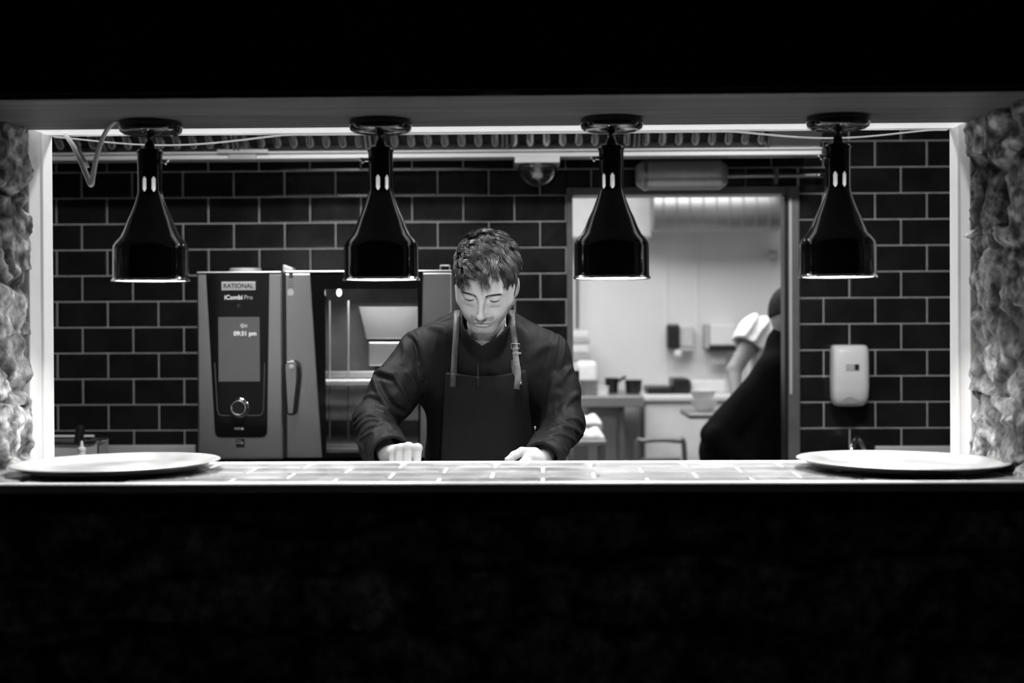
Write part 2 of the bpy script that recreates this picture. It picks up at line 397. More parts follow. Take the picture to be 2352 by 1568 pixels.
# LED ribbon that runs round the inside of the opening and sags from the top
zr = ZH - .0045
def ribbon(mb, pts, w, axis, t=.002):
    """flat tape: pts along its length, w across"""
    ax = Vector(axis) * (w / 2); v = []; f = []
    for p in pts: v += [Vector(p) - ax, Vector(p) + ax]
    n = len(pts)
    for i in range(n - 1): f.append((2 * i, 2 * i + 1, 2 * i + 3, 2 * i + 2))
    mb.add(v, f, True); return mb
def solid(o, t):
    md = o.modifiers.new('thickness', 'SOLIDIFY'); md.thickness = t; md.offset = 0; return o
YL = YT - .03
top = []
for k in range(121):
    x = XL + .012 + (XR - XL - .024) * k / 120; px = 100 + 2110 * k / 120
    sag = .0215 * max(0, math.sin(math.pi * min(1, max(0, (px - 95) / 560)))) ** 1.2 + .017 * max(0, math.sin(math.pi * min(1, max(0, (px - 1700) / 480)))) ** 1.3
    top.append((x, YL + .018, zr - sag))
solid(obj('light_tape', ribbon(MB(), top, .016, (0, 1, 0)), 'led diffuser', led), .0022)

# ---------------------------------------------------------------- tiled back wall with its doorway
d0, d1 = P(1302, 700, YW).x, P(1836, 700, YW).x; dz = P(1560, 429, YW).z
wb = struct('wall_back', MB().box((KX0, YW, 0), (d0, YW + .12, KZ)).box((d1, YW, 0), (KX1, YW + .12, KZ)).box((d0, YW, dz), (d1, YW + .12, KZ)), 'grout', 'wall of black metro tiles with pale grout')
def tiles(x0, x1, z0, z1, ax, az, pu, pv, gap, place, holes=(), rise=.004, inset=.006, seed=1):
    """bevelled tiles in running bond; place(u, v, h) gives the point"""
    rr = random.Random(seed); mb = MB(); r0 = int(math.floor((z0 - az) / pv)); r1 = int(math.ceil((z1 - az) / pv))
    for r in range(r0, r1):
        off = ax + (0 if r % 2 == 0 else pu / 2)
        for c in range(int(math.floor((x0 - off) / pu)) - 1, int(math.ceil((x1 - off) / pu)) + 1):
            a, b = off + c * pu + gap / 2, off + (c + 1) * pu - gap / 2; lo, hi = az + r * pv + gap / 2, az + (r + 1) * pv - gap / 2
            rect = [(max(a, x0), min(b, x1), max(lo, z0), min(hi, z1))]
            for hx0, hx1, hz0, hz1 in holes:
                new = []
                for q in rect:
                    if q[0] >= hx1 or q[1] <= hx0 or q[2] >= hz1 or q[3] <= hz0: new.append(q); continue
                    if q[0] < hx0: new.append((q[0], hx0, q[2], q[3]))
                    if q[1] > hx1: new.append((hx1, q[1], q[2], q[3]))
                    if q[3] > hz1: new.append((max(q[0], hx0), min(q[1], hx1), hz1, q[3]))
                rect = new
            for q in rect:
                if q[1] - q[0] < .012 or q[3] - q[2] < .012: continue
                i = min(inset, (q[1] - q[0]) / 3, (q[3] - q[2]) / 3); j = [rise + rr.uniform(-.0006, .0006) for _ in range(4)]; g = rise * .35
                v = [place(q[0], q[2], 0), place(q[1], q[2], 0), place(q[1], q[3], 0), place(q[0], q[3], 0),
                     place(q[0], q[2], g), place(q[1], q[2], g), place(q[1], q[3], g), place(q[0], q[3], g),
                     place(q[0] + i, q[2] + i, j[0]), place(q[1] - i, q[2] + i, j[1]), place(q[1] - i, q[3] - i, j[2]), place(q[0] + i, q[3] - i, j[3])]
                mb.add(v, [(0, 1, 5, 4), (1, 2, 6, 5), (2, 3, 7, 6), (3, 0, 4, 7), (4, 5, 9, 8), (5, 6, 10, 9), (6, 7, 11, 10), (7, 4, 8, 11), (8, 9, 10, 11)])
    return mb
t0 = P(188, 456, YW)
struct('tiles', tiles(-2.25, 2.1, .3, 2.62, t0.x, t0.z, .203, .1028, .0042, lambda u, v, h: (u, YW - h, v), [(d0, d1, -1, dz)]), 'black tile glaze', parent=wb)

# steel door frame
door = MB(); fw = .024
i0, i1, iz = P(1316, 700, YW).x, P(1809, 700, YW).x, P(1560, 447, YW).z
door.box((d0, YW - .012, 0), (i0, YW + .13, dz)).box((i1, YW - .012, 0), (d1, YW + .13, dz)).box((i0, YW - .012, iz), (i1, YW + .13, dz))
dr = struct('door_1', door, 'door frame paint', 'grey steel frame of the open doorway', bevel=.003)
e0 = P(1803, 700, YW).x
obj('door_edge', MB().box((i1 - .012, YW + .0, .02), (i1 - .003, YW + .09, iz - .004)), 'black plastic', dr)
hz = [P(1815, y, YW - .015).z for y in (455, 520, 600, 620, 690, 705, 760, 790, 850, 865, 905)]
hx = P(1815, 700, YW).x
obj('strike_plate', MB().box((hx - .005, YW - .0145, hz[10]), (hx + .005, YW - .011, hz[0])), 'satin steel', dr, bevel=.001)
lk = P(1318, 863, YW - .01)
lc = obj('lock_case', MB().cbox((lk.x + .004, YW - .02, lk.z), (.034, .03, .042)), 'black plastic', dr, bevel=.002)
obj('lock_plate', MB().cbox((lk.x + .002, YW - .014, lk.z), (.04, .008, .062)), 'white plastic', dr, bevel=.001)

# ---------------------------------------------------------------- tiled ledge of the pass
led_c = thing('pass_ledge', (0, YF, ZL), 'tiled serving ledge with white edge trims and pale grout below the heat lamps', 'counter')
x0, x1 = XL - .01, XR + .01
obj('slab', MB().box((XL - .25, YF + .03, ZL - .05), (XR + .25, YB - .012, ZL - .0035)), 'ledge grout', led_c)
lx = P(1247, 1068, 3.07).x
obj('tile_top', tiles(XL - .2, XR + .2, YF + .018, YB - .014, lx, YB - .014 - .103 * 6, .203, .103, .0065, lambda u, v, h: (u, v, ZL - .0035 + h), rise=.0035, inset=.009, seed=3), 'ledge tile glaze', led_c)
obj('front_edge_trim', MB().tube([(XL - .25, YF + .008, ZL - .010), (XR + .25, YF + .008, ZL - .010)], .0105, 16), 'white edge trim', led_c)
obj('front_fascia', MB().box((XL - .25, YF + .006, ZL - .057), (XR + .25, YF + .03, ZL - .0185)), 'dark plaster', led_c)
obj('back_edge_trim', MB().tube([(XL - .25, YB - .008, ZL - .004), (XR + .25, YB - .008, ZL - .004)], .006, 12).box((XL - .25, YB - .012, ZL - .05), (XR + .25, YB - .004, ZL - .004)), 'white edge trim', led_c)

# steel worktop on the kitchen side of the ledge, where the chef's hands rest
ZP = ZL - .075
wt = thing('prep_counter', (0, 3.4, ZP), 'steel prep counter behind the tiled ledge where the chef works', 'worktop')
obj('top', MB().box((XL + .05, YT + .005, ZP - .04), (XR - .05, 3.64, ZP)), 'steel across', wt, bevel=.004)
for x in (XL + .12, 0, XR - .12):
    for y in (YT + .05, 3.58): obj('leg', MB().tube([(x, y, 0), (x, y, ZP - .04)], .02, 12), 'steel', wt)
obj('undershelf', MB().box((XL + .08, YT + .02, .3), (XR - .08, 3.6, .33)), 'steel across', wt)

# ---------------------------------------------------------------- heat lamps
HZ = 1.604                                  # height of the shade rims
def lamp_profile(px):
    return px
shade_prof = [(.0785, .0015), (.0808, .0), (.0812, .003), (.0795, .005), (.0788, .012), (.0785, .066), (.0775, .074), (.0735, .082), (.0635, .093), (.0555, .108), (.0485, .1265), (.041, .142), (.035, .157), (.0300, .171), (.0268, .182), (.0258, .188), (.0257, .1915), (.0256, .2155), (.0257, .219), (.0258, .226), (.026, .268), (.0278, .271), (.0278, .2745), (.024, .2765)]
in_prof = [(.0782, .001), (.077, .012), (.0768, .066), (.072, .080), (.0615, .093), (.0535, .108), (.0465, .1265), (.039, .142), (.033, .157), (.0282, .171), (.0252, .182), (.0242, .188), (.024, .1915), (.024, .2155), (.024, .219), (.024, .262)]
def slot(prof):
    def skip(i, k):
        z = (prof[k][1] + prof[k + 1][1]) / 2; j = (i - 2) % 9; n = ((i - 2) // 9 + (j > 6)) % 8
        return n in (0, 1, 4, 5) and ((.1915 < z < .2155 and j in (7, 8, 0, 1)) or (.188 < z < .219 and j in (8, 0)))
    return skip
def make_lamp(px, spin, side, label, cx):
    p = P(px, 645, 3.0); c = P(cx, 270, 3.0); X = p.x
    hl = thing('heat_lamp', (c.x, 3.0, ZS - .012), label, 'heat lamp', 'heat lamps over the pass')
    mm = Matrix.Translation((X, 3.0, HZ)) @ Matrix.Rotation(R(270 + spin - 12) + math.atan2(-X, 3.0), 4, 'Z')
    sh = obj('shade', MB().lathe(shade_prof, 72, mm, slot(shade_prof)), 'gloss black enamel', hl, angle=60)
    obj('reflector', MB().lathe(in_prof, 72, mm, slot(in_prof)), 'shade interior', sh, angle=60)
    obj('rim', MB().lathe([(.0785, .0), (.0815, -.001), (.0822, .002), (.0808, .0042), (.079, .003)], 72, mm), 'chrome', sh)
    obj('bulb', MB().lathe([(.001, .051), (.015, .0525), (.029, .058), (.035, .070), (.035, .085), (.033, .096), (.026, .106), (.001, .107)], 32, mm), 'bulb glass', sh)
    obj('bulb_neck', MB().lathe([(.001, .107), (.0255, .107), (.021, .12), (.0165, .150), (.0165, .250), (.001, .251)], 32, mm), 'bulb neck', sh)
    obj('cap', MB().lathe([(.024, .2765), (.0235, .279), (.012, .283), (.0095, .292), (.0055, .297), (.001, .298)], 32, mm), 'satin black metal', hl)
    a = Vector((X, 3.0, HZ + .292)); b = Vector((c.x, 3.0, ZS - .04))
    m_ = (a + b) / 2; st = obj('stem', MB().tube([a, a.lerp(b, .5), b], .0042, 12).ball(a.lerp(b, .62), .0065, 12, 8).ball(b, .008, 12, 8), 'satin black metal', hl)
    cm = Matrix.Translation((c.x, 3.0, ZS - .012))
    cn = obj('canopy', MB().lathe([(.0625, 0), (.0655, -.003), (.0665, -.012), (.064, -.021), (.057, -.0255), (.053, -.0255), (.050, -.0235), (.02, -.0225), (.014, -.0265), (.009, -.03), (.001, -.031)], 56, cm), 'gloss black enamel', hl, angle=50)
    obj('hook', MB().tube(smooth_path([(c.x - .004, 2.996, ZS - .036), (c.x - .006, 2.99, ZS - .044), (c.x, 2.988, ZS - .048), (c.x + .004, 2.994, ZS - .043)], 5), .0016, 8), 'chrome', cn)
    z = HZ + .252
    ks = obj('thumb_screw', MB().tube([(X + side * .0255, 2.992, z), (X + side * .034, 2.99, z)], .0035, 10).ball((X + side * .0365, 2.989, z - .002), (.004, .0065, .006), 12, 8).tube([(X + side * .037, 2.989, z), (X + side * .043, 2.987, z + .002)], .0022, 8), 'chrome', sh)
    return hl
make_lamp(346, -25, 1, 'black bell-shaped heat lamp nearest the left stone wall with loose white cable beside it', 346)
make_lamp(876, -12, -1, 'black bell-shaped heat lamp hanging in front of the combi oven', 874)
make_lamp(1405, -37, -1, 'black bell-shaped heat lamp hanging before the left half of the doorway', 1405)
make_lamp(1925, -10, -1, 'black bell-shaped heat lamp hanging over the right tray beside the right doorpost', 1925)

# loose white cable with a dangling tag
q = [P(279, 273, 2.985), P(262, 281, 3.0), P(240, 308, 3.03), P(222, 360, 3.05), P(213, 405, 3.06), P(209, 424, 3.065), P(200, 405, 3.08), P(182, 362, 3.11), P(165, 330, 3.15), P(150, 310, 3.2)]
cab = thing('loose_cable', q[0], 'white flat cable hanging in a V shape beside the first heat lamp', 'cable')
obj('cable', MB().tube(smooth_path(q, 6), [.0038 + .0022 * min(1, k / 26) - .001 * max(0, (k - 40) / 15) for k in range(55)], 10), 'white cable', cab)
fl = [P(178, 328, 3.1), P(182, 345, 3.1), P(196, 372, 3.1), P(203, 385, 3.1)]
solid(obj('adhesive_tag', ribbon(MB(), fl, .007, (1, .2, .25)), 'white cable', cab), .001)

# ---------------------------------------------------------------- trays on the ledge
def tray(px, label, tilt):
    p = P(px, 1075, 2.935); t = thing('round_tray', (p.x, 2.935, ZL), label, 'tray', 'round metal trays on the ledge')
    ml = Matrix.Translation((p.x, 2.935, ZL + .0032)) @ Matrix.Rotation(R(tilt), 4, 'Y')
    obj('pan', MB().lathe([(.001, .003), (.165, .003), (.171, .0042), (.178, .007), (.204, .0165), (.2105, .0178), (.2128, .0168), (.2125, .0152), (.2085, .0142), (.178, .0035), (.172, .0012), (.166, .0), (.001, .0)], 96, ml), 'tray aluminium', t, angle=70)
    return t
tray(267, 'round shallow metal tray on the ledge below the lamp nearest the left stone wall', -.75)
tray(2071, 'round shallow metal tray on the ledge below the soap dispenser', .75)

# ---------------------------------------------------------------- combi oven
YO = 4.77
def PX(px, py=800, Y=YO): return P(px, py, Y).x
def PZ(py, px=700, Y=YO): return P(px, py, Y).z
ox0, ox1 = PX(453), PX(1038); oz1 = PZ(625); oz0 = PZ(1054)
ov = thing('combi_oven', ((ox0 + ox1) / 2, YO, oz0), 'stainless steel combi oven with black control panel, touch screen and glass door', 'oven')
body = MB().box((ox0 + .006, YO + .02, oz0 + .01), (PX(652), YO + .8, oz1)).box((PX(652), YO + .5, oz0 + .01), (ox1 - .004, YO + .8, oz1)).box((PX(652), YO + .03, oz1 - .03), (ox1 - .004, YO + .5, oz1)).box((PX(652), YO + .03, oz0 + .01), (ox1 - .004, YO + .5, oz0 + .03)).box((PX(990), YO + .03, oz0 + .03), (ox1 - .004, YO + .5, oz1 - .03)).box((PX(652), YO + .03, oz0 + .03), (PX(700), YO + .5, oz1 - .03))
obj('housing', body, 'steel', ov)
obj('top_edge', MB().box((ox0, YO - .006, oz1 - .004), (PX(648), YO + .1, oz1 + .004)).box((PX(656), YO - .006, oz1 - .003), (ox1, YO + .1, oz1 + .005)), 'steel across', ov, bevel=.003)
fas = obj('fascia', MB().box((ox0, YO - .002, oz0), (PX(649), YO + .03, oz1 - .002)), 'steel', ov, bevel=.006, seg=3)
cp = [(PX(475), oz1 - .004), (PX(492.5), PZ(985)), (PX(494), PZ(996)), (PX(499), PZ(1002)), (PX(507), PZ(1004)), (PX(600), PZ(1004)), (PX(607), PZ(1002)), (PX(612), PZ(996)), (PX(613), PZ(985)), (PX(620), oz1 - .004)]
pan = obj('control_panel', MB().prism(cp, YO - .006, YO + .01), 'black glass', fas, bevel=.0015)
obj('seal_gap', MB().box((PX(648), YO + .006, oz0 + .005), (PX(657), YO + .03, oz1 - .003)), 'black plastic', ov)
obj('screen', MB().box((PX(503), YO - .0072, PZ(875)), (PX(597.5), YO - .004, PZ(727))), 'screen', fas)
gl = .0009
pts = [P(493, 833, YO - .007), P(499, 940, YO - .007), P(503, 952, YO - .007), P(512, 954, YO - .007), P(594, 954, YO - .007), P(601, 951, YO - .007), P(605, 940, YO - .007), P(608, 833, YO - .007)]
obj('panel_groove', MB().tube(pts, .0011, 6), 'panel grey line', fas)
kc = P(550, 936, YO - .006)
kn = obj('dial', MB().lathe([(.001, .016), (.0185, .016), (.0195, .0185), (.0225, .020), (.0255, .0195), (.0275, .016), (.0285, .002), (.0315, .001), (.0325, -.0), (.001, -.001)], 56, Matrix.Translation(kc) @ Matrix.Rotation(R(90), 4, 'X')), 'chrome', fas, angle=40)
obj('dial_face', MB().lathe([(.001, .0175), (.0185, .0175), (.019, .015)], 40, Matrix.Translation(kc) @ Matrix.Rotation(R(90), 4, 'X')), 'black plastic', fas)
bc = P(548, 657, YO - .0065)
bd = obj('brand_badge', MB().cbox((bc.x, YO - .0078, bc.z), (.115, .003, .029)), 'badge grey', fas, bevel=.0045)
bd.data.materials[0] = M('badge grey')
obj('badge_border', MB().cbox((bc.x, YO - .0068, bc.z), (.121, .003, .034)), 'black plastic', fas, bevel=.005)
text('badge_lettering', 'RATIONAL', .0215, 'badge ink', fas, (bc.x, YO - .0095, bc.z + .0003), FACE, .0006, sx=.98)
mc = P(548, 683, YO - .007)
text('model_lettering', 'iCombi', .0208, 'print white', fas, (mc.x - .0175, YO - .0066, mc.z), FACE, .0004).data
text('model_lettering', 'Pro', .0208, 'grey plastic', fas, (mc.x + .033, YO - .0066, mc.z), FACE)
rc = P(548, 702, YO - .007); obj('indicator_ring', MB().lathe([(.0038, 0), (.0044, .0006), (.005, 0)], 24, Matrix.Translation((rc.x, YO - .0062, rc.z)) @ Matrix.Rotation(R(90), 4, 'X')), 'panel grey line', fas)
tcn = P(563, 766, YO - .0074)
text('clock_digits', '09:31 pm', .0205, 'screen text', fas, (tcn.x, YO - .0078, tcn.z), FACE, .0004)
for py, w in ((734, .05), (775, .056)):
    t_ = P(562, py, YO); obj('screen_line', MB().cbox((t_.x, YO - .0076, t_.z), (w, .0006, .0022)), 'screen text' if 0 else 'panel grey line', fas)
sc_ = P(560, 748, YO)
obj('screen_icon', MB().prism([(sc_.x - .012, sc_.z), (sc_.x - .006, sc_.z + .008), (sc_.x + .002, sc_.z + .006), (sc_.x + .004, sc_.z - .004), (sc_.x - .003, sc_.z - .009)], YO - .0078, YO - .0072).cbox((sc_.x + .009, YO - .0075, sc_.z), (.008, .0006, .010)), 'grey plastic', fas)
wc = P(549, 984, YO); text('panel_lettering', 'WiFi', .011, 'grey plastic', fas, (wc.x - .004, YO - .0066, wc.z), FACE)
obj('signal_symbol', MB().lathe([(.001, .0006), (.0042, .0006), (.0044, 0)], 16, Matrix.Translation((wc.x + .0125, YO - .0062, wc.z)) @ Matrix.Rotation(R(90), 4, 'X')), 'grey plastic', fas)
es = P(552.5, 1017, YO)
obj('rating_sticker', MB().cbox((es.x, YO - .003, es.z), (.029, .0012, .029)), 'black plastic', fas)
text('sticker_lettering', 'energy', .0085, 'grey plastic', fas, (es.x - .001, YO - .0042, es.z + .001), FACE)
obj('sticker_arc', MB().tube([(es.x - .006 + .013 * math.cos(a), YO - .004, es.z - .004 + .013 * math.sin(a)) for a in np.linspace(.2, 2.0, 10)], .0006, 6), 'grey plastic', fas)
# door
dz0 = oz0 + .004
dl = MB().prism([(PX(657), dz0), (PX(739), dz0), (PX(714), oz1 - .004), (PX(656), oz1 - .004)], YO - .004, YO + .03)
ds = obj('door_stile', dl, 'steel', ov, bevel=.004)
obj('door_stile', MB().prism([(PX(962), dz0), (ox1, dz0), (ox1, oz1 - .004), (PX(972), oz1 - .004)], YO - .004, YO + .03), 'steel', ov, bevel=.004)
gx0b, gx0t, gx1 = PX(739), PX(714), PX(968)
# black surround with a window in it
wz0, wz1 = PZ(1040), PZ(664); wx0, wx1 = PX(748), PX(960)
fr = MB().prism([(gx0b, dz0), (wx0 - .002, dz0), (wx0 - .002, oz1 - .004), (gx0t, oz1 - .004)], YO - .001, YO + .02)
fr.box((wx0 - .002, YO - .001, wz1), (gx1 + .004, YO + .02, oz1 - .004)).box((wx0 - .002, YO - .001, dz0), (gx1, YO + .02, wz0)).box((wx1, YO - .001, wz0), (gx1 + .004, YO + .02, wz1))
obj('door_surround', fr, 'black glass', ov)
obj('door_window', MB().box((wx0 - .002, YO + .004, wz0), (wx1, YO + .010, wz1)), 'clear glass', ov)
hd = P(672, 890, YO)
hb = obj('door_handle', MB().prism([(PX(657), PZ(840)), (PX(660), PZ(829)), (PX(668), PZ(825)), (PX(678), PZ(826)), (PX(686), PZ(831)), (PX(691), PZ(843)), (PX(690), PZ(870)), (PX(681), PZ(945)), (PX(677), PZ(952)), (PX(664), PZ(952)), (PX(660), PZ(946))], YO - .030, YO - .012), 'black plastic', ov, bevel=.005)
obj('handle_plate', MB().prism([(PX(658.5), PZ(839)), (PX(663), PZ(829)), (PX(678), PZ(828)), (PX(685), PZ(836)), (PX(685), PZ(870)), (PX(676.5), PZ(948)), (PX(664), PZ(948))], YO - .036, YO - .028), 'steel', hb, bevel=.002)
obj('handle_lock', MB().lathe([(.001, .003), (.006, .003), (.008, .001), (.0085, -.002)], 24, Matrix.Translation(P(669, 843, YO - .0365)) @ Matrix.Rotation(R(90), 4, 'X')), 'grey plastic', hb)
obj('handle_hub', MB().tube([P(676, 838, YO - .02), P(676, 838, YO)], .016, 20), 'black plastic', hb)
sk = P(669, 634, YO); obj('door_sticker', MB().cbox((sk.x, YO - .005, sk.z), (.014, .001, .016)), 'badge ink', ds)
sk = P(668, 672, YO); obj('door_sticker', MB().lathe([(.001, .0008), (.011, .0008), (.0115, 0)], 28, Matrix.Translation((sk.x, YO - .0045, sk.z)) @ Matrix.Rotation(R(90), 4, 'X')), 'grey plastic', ds)
for k in range(3):
    s3 = P(668, 646 + 6 * k, YO); obj('sticker_line', MB().cbox((s3.x, YO - .0045, s3.z), (.018, .0008, .002)), 'badge ink', ds)
# oven interior added, its pale shapes standing in for reflections on the door glass
ci0, ci1 = PX(704), PX(988)
cav = obj('cavity', MB().box((ci0, YO + .46, oz0 + .03), (ci1, YO + .49, oz1 - .03)).box((ci0 - .004, YO + .04, oz0 + .03), (ci0 + .002, YO + .46, oz1 - .03)).box((ci1 - .002, YO + .04, oz0 + .03), (ci1 + .004, YO + .46, oz1 - .03)), 'cavity', ov)
def IP(px, py, d=.3): p = P(px, py, YO + d); return (p.x, p.z)
obj('reflection_trapezoid', MB().prism([IP(824, 704, .4), IP(842, 778, .4), IP(990, 778, .4), IP(990, 704, .4)], YO + .39, YO + .41), 'steel', cav, bevel=.003)
obj('reflection_block', MB().prism([IP(848, 785, .4), IP(848, 840, .4), IP(990, 840, .4), IP(990, 785, .4)], YO + .38, YO + .41), 'steel', cav, bevel=.004)
obj('reflection_shelf', MB().box((IP(740, 877, .2)[0], YO + .10, IP(740, 883, .2)[1]), (IP(985, 877, .2)[0], YO + .42, IP(740, 872, .2)[1])), mat('pale steel', .85, .4, metal=.3, var=.03), cav, bevel=.003)  # bright edge stands in for the pass mirrored in the glass
obj('reflection_shelf', MB().box((IP(740, 855, .36)[0], YO + .30, IP(740, 866, .36)[1]), (IP(985, 855, .36)[0], YO + .40, IP(740, 852, .36)[1])), 'dull steel', cav, bevel=.003)
obj('reflection_panel', MB().prism([IP(742, 889, .4), IP(742, 966, .4), IP(990, 966, .4), IP(990, 889, .4)], YO + .4, YO + .42), 'satin steel', cav, bevel=.003)  # pale panel in place of the ledge's reflection
for px in (757, 800): obj('rack_rail', MB().tube([IPV for IPV in (P(px, 690, YO + .25), P(px, 1010, YO + .25))], .004, 8), 'dull steel', cav)
obj('oven_floor', MB().box((ci0, YO + .05, oz0 + .03), (ci1, YO + .46, oz0 + .045)), 'tray aluminium', cav)
obj('oven_lamp', MB().ball(P(779, 672, YO + .2), (.009, .009, .013), 16, 10), mat('oven lamp glass', .9, .3, emit=3.0, var=.02), cav)
cl = area('added_cavity_light', (PX(860), YO + .2, oz1 - .035), .25, .12, 4.2); cl.data.spread = R(150)  # added light to bring out the shapes in the cavity
obj('flue_cap', MB().lathe([(.001, .0245), (.054, .0245), (.057, .022), (.057, .013), (.050, .012), (.050, .006), (.028, .0055), (.028, -.002), (.001, -.002)], 48, Matrix.Translation((P(564, 615, 5.1).x, 5.1, oz1 + .004))), 'satin steel', ov, angle=40)
v0 = P(664, 618, 5.05)
obj('vent_pipe', MB().prism([(P(651, 626, 5.05).x, oz1 + .003), (P(677, 626, 5.05).x, oz1 + .003), (P(675, 616, 5.05).x, P(675, 616, 5.05).z), (P(652, 607, 5.05).x, P(652, 607, 5.05).z)], 5.03, 5.09), 'satin steel', ov, bevel=.004)
cc = P(1022, 616, 5.0)
b_ = MB(); hw, hh = .0165, .013
for a_, c_ in (((-hw, -hh), (hw, -hh)), ((hw, -hh), (hw, hh)), ((hw, hh), (-hw, hh)), ((-hw, hh), (-hw, -hh))): b_.tube([(cc.x + a_[0], 5.0, oz1 + .017 + a_[1]), (cc.x + c_[0], 5.0, oz1 + .017 + c_[1])], .0026, 8)
obj('lifting_bracket', b_, 'steel', ov)
obj('oven_stand', MB().box((ox0 + .02, YO + .05, oz0 - .05), (ox1 - .02, YO + .8, oz0 - .02)).box((ox0 + .03, YO + .06, 0), (ox0 + .07, YO + .1, oz0 - .05)).box((ox1 - .07, YO + .06, 0), (ox1 - .03, YO + .1, oz0 - .05)).box((ox0 + .03, YO + .74, 0), (ox0 + .07, YO + .78, oz0 - .05)).box((ox1 - .07, YO + .74, 0), (ox1 - .03, YO + .78, oz0 - .05)), 'dull steel', ov)
for x in (ox0 + .06, ox1 - .06):
    for y in (YO + .1, YO + .72): obj('foot', MB().tube([(x, y, oz0 - .021), (x, y, oz0 + .012)], .02, 16), 'black plastic', ov)
# ---------------------------------------------------------------- extractor hood with baffle filters
HY = 5.28; hx0 = P(60, 340, HY).x; hxr = P(1888, 355, HY).x
gz0, gz1 = P(900, 363, HY).z, P(900, 348.5, HY).z
hood = thing('extractor_hood', ((hx0 + hxr) / 2, HY, gz1), 'steel extractor hood with a row of baffle filters above the oven', 'extractor hood')
obj('gutter', MB().box((hx0, HY, gz0), (hxr, HY + .09, gz1)).box((hx0, HY - .012, gz1 - .004), (hxr, HY + .01, gz1 + .004)), 'satin steel', hood, bevel=.003)
sl = R(40); ud = Vector((0, -math.cos(sl), math.sin(sl))); nn = Vector((0, -math.sin(sl), -math.cos(sl)))
xs_ = [P(px, 330, HY).x for px in (-65, 240, 545, 848, 1160, 1461, 1768)]
base = Vector((0, HY - .01, gz1 + .006)); LEN = .42
for k in range(6):
    a, b = xs_[k] + .004, xs_[k + 1] - .004
    mb = MB()
    def at(x, s, h): q = base + ud * s + nn * h; return Vector((x, q.y, q.z))
    mb.add([at(a, 0, -.03), at(b, 0, -.03), at(b, LEN, -.03), at(a, LEN, -.03)], [(0, 1, 2, 3)])
    fl_ = obj('baffle_filter', mb, 'black plastic', hood)
    mb = MB(); n = 8; pit = (b - a) / n
    for i in range(n):
        x = a + pit * (i + .5); r = pit * .29
        # a rounded channel with a rounded lower end
        ring = []
        for s in list(np.linspace(.012, .012 + r, 5)) + [.1, .2, .3, LEN - .005]:
            w = r if s >= .012 + r else math.sqrt(max(0, r * r - (.012 + r - s) ** 2)) + 1e-4
            ring.append([at(x + w * math.cos(t), s, -.022 + .026 * math.sin(t) * min(1, .3 + w / r)) for t in np.linspace(math.pi, 0, 9)])
        v = [p for rg in ring for p in rg]; f = [(q * 9 + j, q * 9 + j + 1, q * 9 + j + 10, q * 9 + j + 9) for q in range(len(ring) - 1) for j in range(8)]
        mb.add(v, f, True)
    solid(obj('slats', mb, 'chrome', fl_), .0016)
    for xx in (a, b - .008): obj('filter_edge', MB().add([at(xx, 0, -.03), at(xx + .008, 0, -.03), at(xx + .008, LEN, -.03), at(xx, LEN, -.03), at(xx, 0, .004), at(xx + .008, 0, .004), at(xx + .008, LEN, .004), at(xx, LEN, .004)], [(0, 1, 2, 3), (7, 6, 5, 4), (0, 4, 5, 1), (1, 5, 6, 2), (2, 6, 7, 3), (3, 7, 4, 0)]), 'dull steel', fl_)
def at(x, s, h): q = base + ud * s + nn * h; return Vector((x, q.y, q.z))
obj('blank_panel', MB().add([at(xs_[6], 0, 0), at(hxr - .01, 0, 0), at(hxr - .01, LEN, 0), at(xs_[6], LEN, 0)], [(0, 1, 2, 3)]), 'steel across', hood)
fy = HY - .01 - LEN * math.cos(sl); fz = base.z + LEN * math.sin(sl)
obj('canopy_shell', MB().box((hx0, fy - .06, fz), (hxr, YW - .01, fz + .02)).box((hx0, fy - .08, fz - .02), (hxr, fy - .06, fz + .3)).box((hx0, HY + .075, gz1), (hxr, HY + .09, fz)), 'steel across', hood)
se = MB().prism([(0, 0)] * 3, 0, 0) if 0 else MB()
se.add([(hxr - .004, HY + .09, gz0 + .02), (hxr - .004, fy - .08, fz - .02), (hxr - .004, fy - .08, fz + .3), (hxr - .004, YW - .01, fz + .3), (hxr - .004, YW - .01, gz0 + .02)], [(0, 1, 2, 3, 4)])
solid(obj('end_panel', se, 'dull steel', hood), .004)
obj('tap_off', MB().tube([(hxr + .004, HY, gz0 - .004), (hxr + .03, HY, gz0 - .012)], .009, 12).ball((hxr + .028, HY - .004, gz0 - .012), .013, 14, 8), 'chrome', hood)
pc = [P(500, 351, HY - .02), P(620, 350, HY - .02)]
obj('tape_patch', MB().box((P(500, 352, HY).x, HY - .016, gz1 - .004), (P(618, 352, HY).x, HY - .004, gz1 + .012)).box((P(525, 358, HY).x, HY - .008, gz0 - .002), (P(590, 358, HY).x, HY - .001, gz1 - .002)), 'dull steel', hood, bevel=.002)
# glass dome light
dm = P(1234, 365, HY + .04); dzt = gz0
dml = thing('dome_light', (dm.x, HY + .04, dzt), 'unlit glass dome light on a steel plate under the extractor hood', 'light')
pw = (P(1286, 365, HY).x - P(1183, 365, HY).x)
obj('base_plate', MB().box((dm.x - pw / 2, HY - .03, P(1234, 376, HY).z), (dm.x + pw / 2, HY + .12, dzt - .0005)), 'satin steel', dml, bevel=.003)
dg = Matrix.Translation((dm.x, HY + .045, P(1234, 376, HY).z))
prof = [(.071 * math.cos(t), -.078 * math.sin(t)) for t in np.linspace(0, math.pi / 2 - .01, 18)]
solid(obj('glass_dome', MB().lathe(prof, 48, dg), 'clear glass', dml), .003)
obj('bulb', MB().lathe([(.011, 0), (.011, -.02), (.02, -.034), (.019, -.046), (.001, -.055)], 24, dg), 'white plastic', dml)

